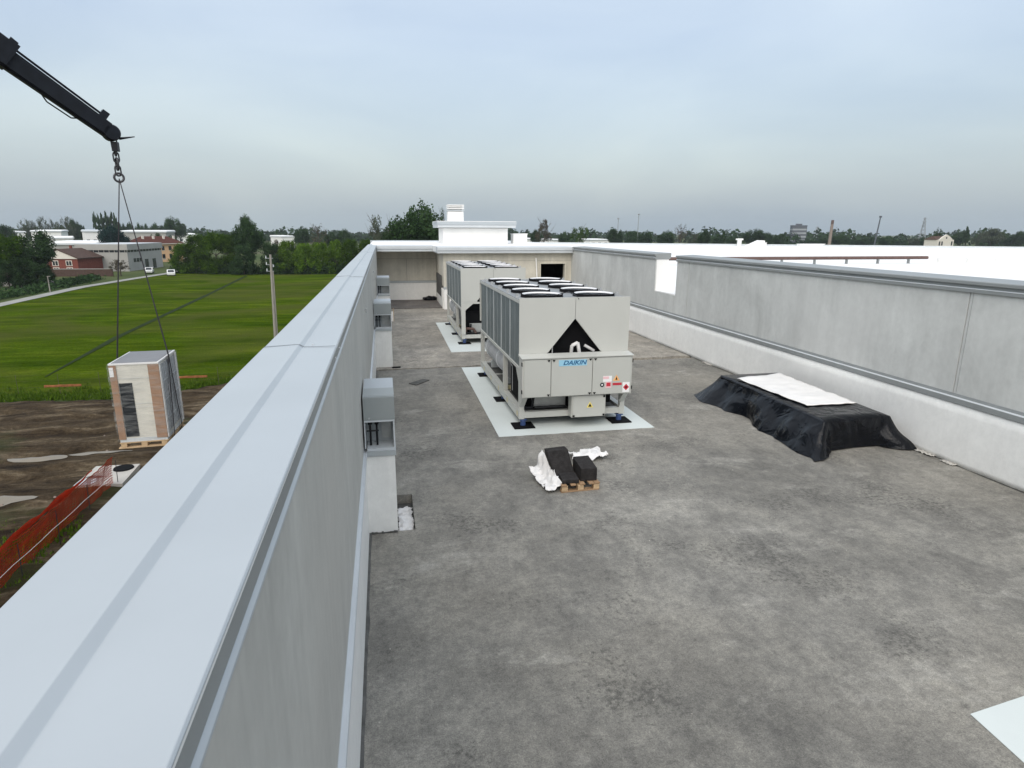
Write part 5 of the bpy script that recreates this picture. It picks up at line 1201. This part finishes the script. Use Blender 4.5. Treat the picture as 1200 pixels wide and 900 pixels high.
# far-off woods that read as one mass
def far_wood():
    rs = np.random.RandomState(5); V = []
    for k in range(900):
        az = rs.uniform(-62, 75); D = rs.uniform(560, 1200); x, y = D*math.sin(math.radians(az)), D*math.cos(math.radians(az))
        h = rs.uniform(7, 13)*(1+0.3*math.sin(az*0.7)); w = rs.uniform(8, 22); n = 46
        d = rs.normal(size=(n, 3)); d /= np.linalg.norm(d, axis=1, keepdims=True); d[:, 2] = np.abs(d[:, 2])
        p = np.array([x, y, GZ])+d*np.array([w*0.5, w*0.5, h])*rs.uniform(0.75, 1.05, size=(n, 1))
        a = rs.normal(size=(n, 3)); a /= np.linalg.norm(a, axis=1, keepdims=True); b = np.cross(a, d); b /= (np.linalg.norm(b, axis=1, keepdims=True)+1e-6); s = rs.uniform(1.0, 2.4, size=(n, 1))
        V.append(np.stack([p-a*s, p+b*s, p+a*s, p-b*s], 1))
    V = np.concatenate(V).reshape(-1, 3); V[:, 2] = np.maximum(V[:, 2], GZ+0.02)
    me = bpy.data.meshes.new('far_wood'); me.from_pydata(V.tolist(), [], np.arange(len(V)).reshape(-1, 4).tolist()); me.update()
    return stuff(link('far_wood', me, 'leaf_dark'))
tag(far_wood(), 'distant hazy belt of woodland along the horizon', 'woodland')
# undergrowth at foot of the hedge row
def scrub(name, pts, n, hs, seed, mat):
    rs = np.random.RandomState(seed); V = []
    for (x0, y0), (x1, y1) in zip(pts, pts[1:]):
        t = rs.uniform(size=(n, 1)); c = np.array([[x0, y0, GZ]])+t*np.array([[x1-x0, y1-y0, 0]])
        c = c+np.concatenate([rs.normal(size=(n, 2))*0.9, rs.uniform(0, hs, size=(n, 1))*rs.uniform(0.3, 1, size=(n, 1))], 1)
        a = rs.normal(size=(n, 3)); a /= np.linalg.norm(a, axis=1, keepdims=True); b = rs.normal(size=(n, 3)); b = np.cross(a, b); b /= (np.linalg.norm(b, axis=1, keepdims=True)+1e-6); s = rs.uniform(0.12, 0.36, size=(n, 1))
        V.append(np.stack([c-a*s, c+b*s, c+a*s, c-b*s], 1))
    V = np.concatenate(V).reshape(-1, 3); V[:, 2] = np.maximum(V[:, 2], GZ+0.02)
    me = bpy.data.meshes.new(name); me.from_pydata(V.tolist(), [], np.arange(len(V)).reshape(-1, 4).tolist()); me.update(); return stuff(link(name, me, mat))
tag(scrub('hedge_scrub', [(-53, 177), (-30, 169), (-12, 169), (5, 170)], 2600, 3.2, 4, 'leaf_dark'), 'dark tangled scrub under the hedge row', 'scrub')
tag(scrub('road_scrub', [(-60, 90), (-62, 135), (-64, 158)], 1700, 1.5, 8, 'leaf_dark'), 'dark scrub and weeds along the left verge of the lane', 'scrub')

# ------------------------------------------------------------------ neighbouring houses and sheds
def wallbox(t, mat, w, d, z0, z1, name='wall'): return MB().box(0, w, 0, d, z0, z1).build(name, mat, t)
def house_at(name, label, cat, pa, pb, group=None):
    a, b = Vector((pa[0], pa[1], GZ)), Vector((pb[0], pb[1], GZ)); ang = math.atan2(b.y-a.y, b.x-a.x)
    return thing(name, label, cat, a, ang, group), (b-a).length
# red brick house: gable towards the field
t, w = house_at('brick_house', 'red brick house with cream gable and brown tiled roof', 'house', (-83.2, 178.0), (-75.2, 176.8))
wallbox(t, 'brick', w, 13, 0, 3.75)
MB().hexa([(-0.35,-0.25,3.752),(w+0.35,-0.25,3.752),(w*0.45,-0.25,5.9)], [(-0.35,0.1,3.752),(w+0.35,0.1,3.752),(w*0.45,0.1,5.9)]).build('gable', 'cream', t)
for sx in (0, 1):
    x0 = -0.5 if sx == 0 else w+0.5; MB().hexa([(x0,-0.4,3.70),(w*0.45,-0.4,5.98),(w*0.45,13.4,5.98),(x0,13.4,3.70)], [(x0,-0.4,3.95),(w*0.45,-0.4,6.22),(w*0.45,13.4,6.22),(x0,13.4,3.95)]).build('roof', 'tile_brown', t)
for x in (1.9, 5.2):
    for z in (0.3, 2.0):
        wi = MB().box(x, x+1.5, -0.08, 0.0, z, z+1.35).build('window', 'cream', t)
        MB().box(x+0.15, x+0.68, -0.12, -0.081, z+0.15, z+1.2).build('pane', 'glass_dark', wi); MB().box(x+0.82, x+1.35, -0.12, -0.081, z+0.15, z+1.2).build('pane', 'glass_dark', wi)
MB().box(w*0.35, w*0.35+0.5, 6, 6.5, 5.5, 6.9).build('chimney', 'brick', t)
# grey factory
t, w = house_at('grey_factory', 'long grey flat roofed factory with a dark window band beside the brick house', 'factory', (-79.5, 187.6), (-67.2, 186.7))
wallbox(t, 'grey_wall', w, 22, 0, 5.0)
MB().box(0.05, w-0.05, 0.05, 21.9, 5.0, 5.6).build('window_band', 'glass_dark', t)
for k in range(10): MB().box(0.0+k*w/9.5, 0.15+k*w/9.5, -0.02, 0.04, 5.0, 5.6).build('mullion', 'grey_wall', t)
for k in range(12): MB().box(w-0.04, w+0.02, k*1.9, k*1.9+0.15, 5.0, 5.6).build('mullion', 'grey_wall', t)
MB().box(-0.3, w+0.3, -0.3, 22.3, 5.602, 7.1).build('fascia', 'grey_wall', t)
MB().box(-0.2, w+0.2, -0.2, 22.2, 7.101, 7.2).build('roof', 'sheet_light', t)
for y in (3.2, 5.0, 6.8): MB().box(w, w+0.05, y, y+1.4, 2.3, 3.3).build('window', 'glass_dark', t)
for y in (10, 15): MB().box(w, w+0.05, y, y+2.2, 0.1, 2.8).build('door', 'glass_dark', t)
for x in (1.0, 4.2): MB().box(x, x+1.6, -0.05, 0.0, 0.1, 3.6).build('door', 'glass_dark', t)
# white sheds further off
def shed(label, pxl, pxr, topy, boty, Y, depth, mat='white_paint', roof='white_roof', name='white_shed'):
    a, b = W(pxl, topy, Y), W(pxr, topy, Y*1.01); t, w = house_at(name, label, 'shed', (a.x, a.y), (b.x, b.y)); h = a.z-GZ
    wallbox(t, mat, w, depth, 0, h-0.7)
    MB().box(-0.4, w+0.4, -0.4, depth+0.4, h-0.698, h-0.15).build('fascia', 'sheet_light', t)
    MB().hexa([(-0.4,-0.4,h-0.148),(w+0.4,-0.4,h-0.148),(w+0.4,depth+0.4,h-0.148),(-0.4,depth+0.4,h-0.148)], [(0,0,h+0.05),(w,0,h+0.05),(w,depth,h+0.4),(0,depth,h+0.4)]).build('roof', roof, t)
    n = max(3, int(w/5))
    for k in range(n): MB().box(w*(k+0.25)/n, w*(k+0.7)/n, -0.05, 0.0, h*0.45, h*0.62).build('window', 'glass_dark', t)
    return t
shed('broad white roofed shed behind the brick house', 50, 112, 284.5, 300, 228, 26, 'grey_wall')
shed('long bright white shed under the hazy grey trees', 36, 71, 270, 280, 360, 26)
shed('small white shed peeping past the dark treetop', 16, 29, 271, 280, 365, 20)
shed('low white shed between the bright shed and the brick house', 56, 84, 278, 284, 300, 16)
shed('tall pale warehouse with sloping roof left of the cedar', 98, 122, 270, 290, 318, 24, 'white_paint', 'sheet_light')
shed('long grey warehouse right of the cedar with bright roof edge', 137, 194, 270.5, 290, 322, 30, 'grey_wall', 'white_roof')
shed('small pale shed above the hedge row', 330, 345, 276.5, 285, 420, 18)
shed('pale low shed right of the apricot house', 208, 230, 274, 285, 430, 18)
shed('small white building beside the brown thin crowned tree', 620, 632, 279.5, 290, 400, 14)
shed('white building low between two trees beyond the rooftop', 648, 660, 280.5, 290, 410, 14)
shed('pale shed beyond the open crowned green tree', 692, 714, 280.5, 290, 420, 16)
# apricot apartment house with red roof
a, b = W(168, 286, 236), W(214, 286, 246); t, w = house_at('apricot_house', 'apricot apartment house with red tiled roof and small chimneys', 'house', (a.x, a.y), (b.x, b.y)); h = a.z-GZ
wallbox(t, 'apricot', w, 11, 0, h)
MB().hexa([(-0.8,-0.8,h+0.02),(w+0.8,-0.8,h+0.02),(w+0.8,11.8,h+0.02),(-0.8,11.8,h+0.02)], [(2.5,5.2,h+2.5),(w-2.5,5.2,h+2.5),(w-2.5,5.8,h+2.5),(2.5,5.8,h+2.5)]).build('roof', 'tile_red', t)
MB().box(-0.85, w+0.85, -0.9, -0.7, h-0.1, h+0.1).build('gutter', 'cream', t)
for k in range(4): MB().box(1.5+k*3.6, 2.1+k*3.6, 3.0, 3.6, h+1.0, h+2.7).build('chimney', 'cream', t)
for k in range(6):
    for z in (1.0, h-4.9, h-2.2):
        wi = MB().box(1.0+k*2.5, 2.0+k*2.5, -0.05, 0, z, z+1.4).build('window', 'glass_dark', t); MB().box(0.95+k*2.5, 2.05+k*2.5, -0.12, 0.0, z-0.12, z-0.02).build('sill', 'cream', wi)
# garden wall and lamp posts along the lane
gw = thing('garden_wall', 'dark garden wall with pale coping in front of the brick house', 'wall', (-76, 168, GZ), R(-3))
MB().box(-30, 12, 0, 0.3, 0, 1.7).build('wall', 'tile_brown', gw); MB().box(-30.1, 12.1, -0.05, 0.35, 1.702, 1.82).build('coping', 'grey_wall', gw)
g2 = thing('low_wall', 'low pale wall on the grass bank below the garden trees', 'wall', (-78, 140, GZ), R(6))
MB().box(-24, 14, 0, 0.3, 0, 0.9).build('wall', 'grey_wall', g2); MB().box(-24, 14, -0.04, 0.34, 0.902, 1.0).build('coping', 'slab', g2)
def lamp(px, by, ty, label):
    p = G(px, by, GZ); q = W(px-1.0, ty, p.y); t = thing('lamp_post', label, 'lamp post', p, 0, 'lamp posts by the lane')
    h = q.z-GZ; MB().tube((0,0,0), (0,0,h), 0.11, 0.07, 8).build('post', 'pole_wood', t); MB().box(-0.1, 0.42, -0.08, 0.08, h-0.02, h+0.08).build('lamp_head', 'pole_wood', t)
lamp(26, 337, 303, 'grey lamp post before the big garden tree')
lamp(59, 343, 324, 'short grey post beside the lane below the brick house')
def car(px, py, rz, label):
    p = G(px, py, GZ+0.1); t = thing('parked_car', label, 'car', p, rz, 'cars by the lane')
    MB().prism_x([(-2.1,0.3),(-2.15,0.7),(-1.3,0.85),(-0.7,1.42),(0.9,1.45),(1.7,0.95),(2.1,0.85),(2.1,0.3)], -0.85, 0.85).build('body', 'car_white', t)
    MB().prism_x([(-1.15,0.9),(-0.66,1.36),(0.85,1.38),(1.5,0.98)], -0.86, 0.86).build('side_windows', 'glass_dark', t)
    MB().quad((-0.7,-1.28,0.9),(0.7,-1.28,0.9),(0.62,-0.74,1.4),(-0.62,-0.74,1.4)).build('windscreen', 'glass_dark', t)
    for x in (-0.86, 0.7):
        for y in (-1.35, 1.35): MB().tube((x, y, 0.32), (x+0.16, y, 0.32), 0.32, 0.32, 14).build('wheel', 'dark', t)
car(175.5, 320, R(12), 'white car parked before the grey factory')
car(201, 323, R(15), 'white car on the lane at the corner of the hedge row')

# ------------------------------------------------------------------ skyline on the right
p = W(933.5, 288, 470); tb = thing('tower_block', 'dark blue grey office tower standing over the treeline', 'tower', (p.x, p.y, GZ), R(-25)); hh = W(933.5, 264, 470).z-GZ
MB().box(-5.6, 5.6, -5.0, 5.0, 0, hh-0.6).build('body', 'tower', tb); MB().box(-5.7, 5.7, -5.1, 5.1, hh-0.598, hh).build('parapet', 'tower', tb); MB().box(-2.2, 2.2, -2, 2, hh+0.002, hh+1.2).build('plant_room', 'tower', tb)
nfl = int(hh/3)
for k in range(nfl):
    z = 1.0+k*(hh-2.2)/nfl; MB().box(-5.3, 5.3, -5.06, -5.0, z, z+1.3).build('window_band', 'lattice', tb); MB().box(-5.66, -5.6, -4.7, 4.7, z, z+1.3).build('window_band', 'lattice', tb)
p = W(971.5, 290, 330); hh = W(971.5, 258, 330).z-GZ; st = thing('chimney_stack', 'tan chimney stack with a dark top beyond the white roof', 'chimney', (p.x, p.y, GZ))
MB().tube((-0.3,0,0), (0.2,0,hh*0.87), 1.0, 0.75, 14).build('shaft', 'tan', st); MB().tube((0.2,0,hh*0.87+0.005), (0.3,0,hh), 0.78, 0.75, 14).build('top', 'brown', st)
p = W(1025, 290, 300); hh = W(1028, 255, 300).z-GZ; ms = thing('dark_mast', 'dark leaning floodlight mast beyond the white roof', 'mast', (p.x, p.y, GZ))
MB().tube((-0.9,0,0), (1.0,0,hh), 0.5, 0.3, 10).build('mast', 'tower', ms); MB().box(0.4, 1.6, -0.3, 0.3, hh, hh+0.9).build('lamp_head', 'tower', ms)
def pylon(px, ty, Y, label, hw):
    p = W(px, 288, Y); hh = W(px, ty, Y).z-GZ; t = thing('pylon', label, 'pylon', (p.x, p.y, GZ), R(30), 'lattice pylons on the horizon')
    m = MB(); r = 0.16*Y/400; n = 7
    for sx in (-1, 1):
        for sy in (-1, 1): m.tube((sx*hw, sy*hw, 0), (sx*hw*0.12, sy*hw*0.12, hh), r, r*0.8, 5)
    m.build('leg_frame', 'lattice', t); m = MB()
    for k in range(n):
        a, b = k/n, (k+1)/n; wa, wb = hw*(1-0.88*a), hw*(1-0.88*b)
        for (s1, s2) in (((-1,-1),(1,-1)), ((1,-1),(1,1)), ((1,1),(-1,1)), ((-1,1),(-1,-1))):
            m.tube((s1[0]*wa, s1[1]*wa, a*hh), (s2[0]*wb, s2[1]*wb, b*hh), r*0.6, r*0.6, 4); m.tube((s2[0]*wa, s2[1]*wa, a*hh), (s1[0]*wb, s1[1]*wb, b*hh), r*0.6, r*0.6, 4)
    m.build('bracing', 'lattice', t)
    for z, l in ((0.97, 1.9), (0.84, 2.2), (0.71, 1.9)): MB().tube((-hw*l, 0, hh*z), (hw*l, 0, hh*z), r, r, 5).tube((-hw*l, 0, hh*z), (0, 0, hh*z+1.2), r*0.7, r*0.7, 4).tube((hw*l, 0, hh*z), (0, 0, hh*z+1.2), r*0.7, r*0.7, 4).build('cross_arm', 'lattice', t)
pylon(1079, 255, 620, 'tall lattice pylon beside the cream villa', 3.2)
pylon(955.5, 266, 900, 'faint far lattice pylon between the tower and the tan stack', 3.2)
pylon(999, 271, 1000, 'faintest far lattice pylon right of the tan stack', 3.0)
def mast(px, ty, Y, label):
    p = W(px, 285, Y); hh = W(px, ty, Y).z-GZ; t = thing('light_mast', label, 'mast', (p.x, p.y, GZ), 0, 'slim masts on the horizon')
    MB().tube((0,0,0), (0.3,0,hh), 0.4, 0.22, 7).build('mast', 'lattice', t); MB().tube((0.3,0,hh), (0.3,0,hh+0.9), 0.9, 0.8, 8).build('mast_head', 'lattice', t)
mast(746.5, 252, 420, 'slim grey mast with a round head above the treeline'); mast(723, 257, 430, 'thin plain spike mast above the rounded dark tree')
p = W(1098, 290, 230); q = W(1116.5, 290, 232); cv, w = house_at('cream_villa', 'cream villa with curved gable and dormer standing over the white roof rim', 'house', (p.x, p.y), (q.x, q.y)); hh = W(1104, 281, 230).z-GZ
wallbox(cv, 'cream', w, 6, 0, hh)
MB().hexa([(0.8,-0.02,hh+0.01),(w-0.8,-0.02,hh+0.01),(w*0.72,-0.02,hh+1.3),(w*0.5,-0.02,hh+2.2),(w*0.28,-0.02,hh+1.3)], [(0.8,0.5,hh+0.01),(w-0.8,0.5,hh+0.01),(w*0.72,0.5,hh+1.3),(w*0.5,0.5,hh+2.2),(w*0.28,0.5,hh+1.3)]).build('gable', 'cream', cv)
MB().hexa([(-0.3,0.55,hh+0.01),(w+0.3,0.55,hh+0.01),(w+0.3,6.3,hh+0.01),(-0.3,6.3,hh+0.01)], [(1,3,hh+1.5),(w-1,3,hh+1.5),(w-1,3.5,hh+1.5),(1,3.5,hh+1.5)]).build('roof', 'tile_brown', cv)
for x in (0.7, 2.3, w-1.7): MB().box(x, x+0.9, -0.06, 0, hh-2.4, hh-0.7).build('window', 'glass_dark', cv)
MB().box(w*0.5-0.35, w*0.5+0.35, -0.08, -0.025, hh+0.4, hh+1.2).build('window', 'glass_dark', cv)

# ------------------------------------------------------------------ haze
hzm = bpy.data.materials.new('haze_air'); hzm.use_nodes = True; hn, hl = hzm.node_tree.nodes, hzm.node_tree.links; hn.clear()
pv = N(hn, 'ShaderNodeVolumePrincipled'); pv.inputs['Color'].default_value = (0.86, 0.93, 1.0, 1); pv.inputs['Density'].default_value = 0.00015; pv.inputs['Anisotropy'].default_value = 0.2
ho = N(hn, 'ShaderNodeOutputMaterial'); hl.new(pv.outputs[0], ho.inputs['Volume'])
hz_ = MB().box(-1950, 1950, -650, 2050, GZ-1.2, 44).build('haze', hzm); stuff(hz_); tag(hz_, 'thin pale haze hanging over the far landscape', 'haze')
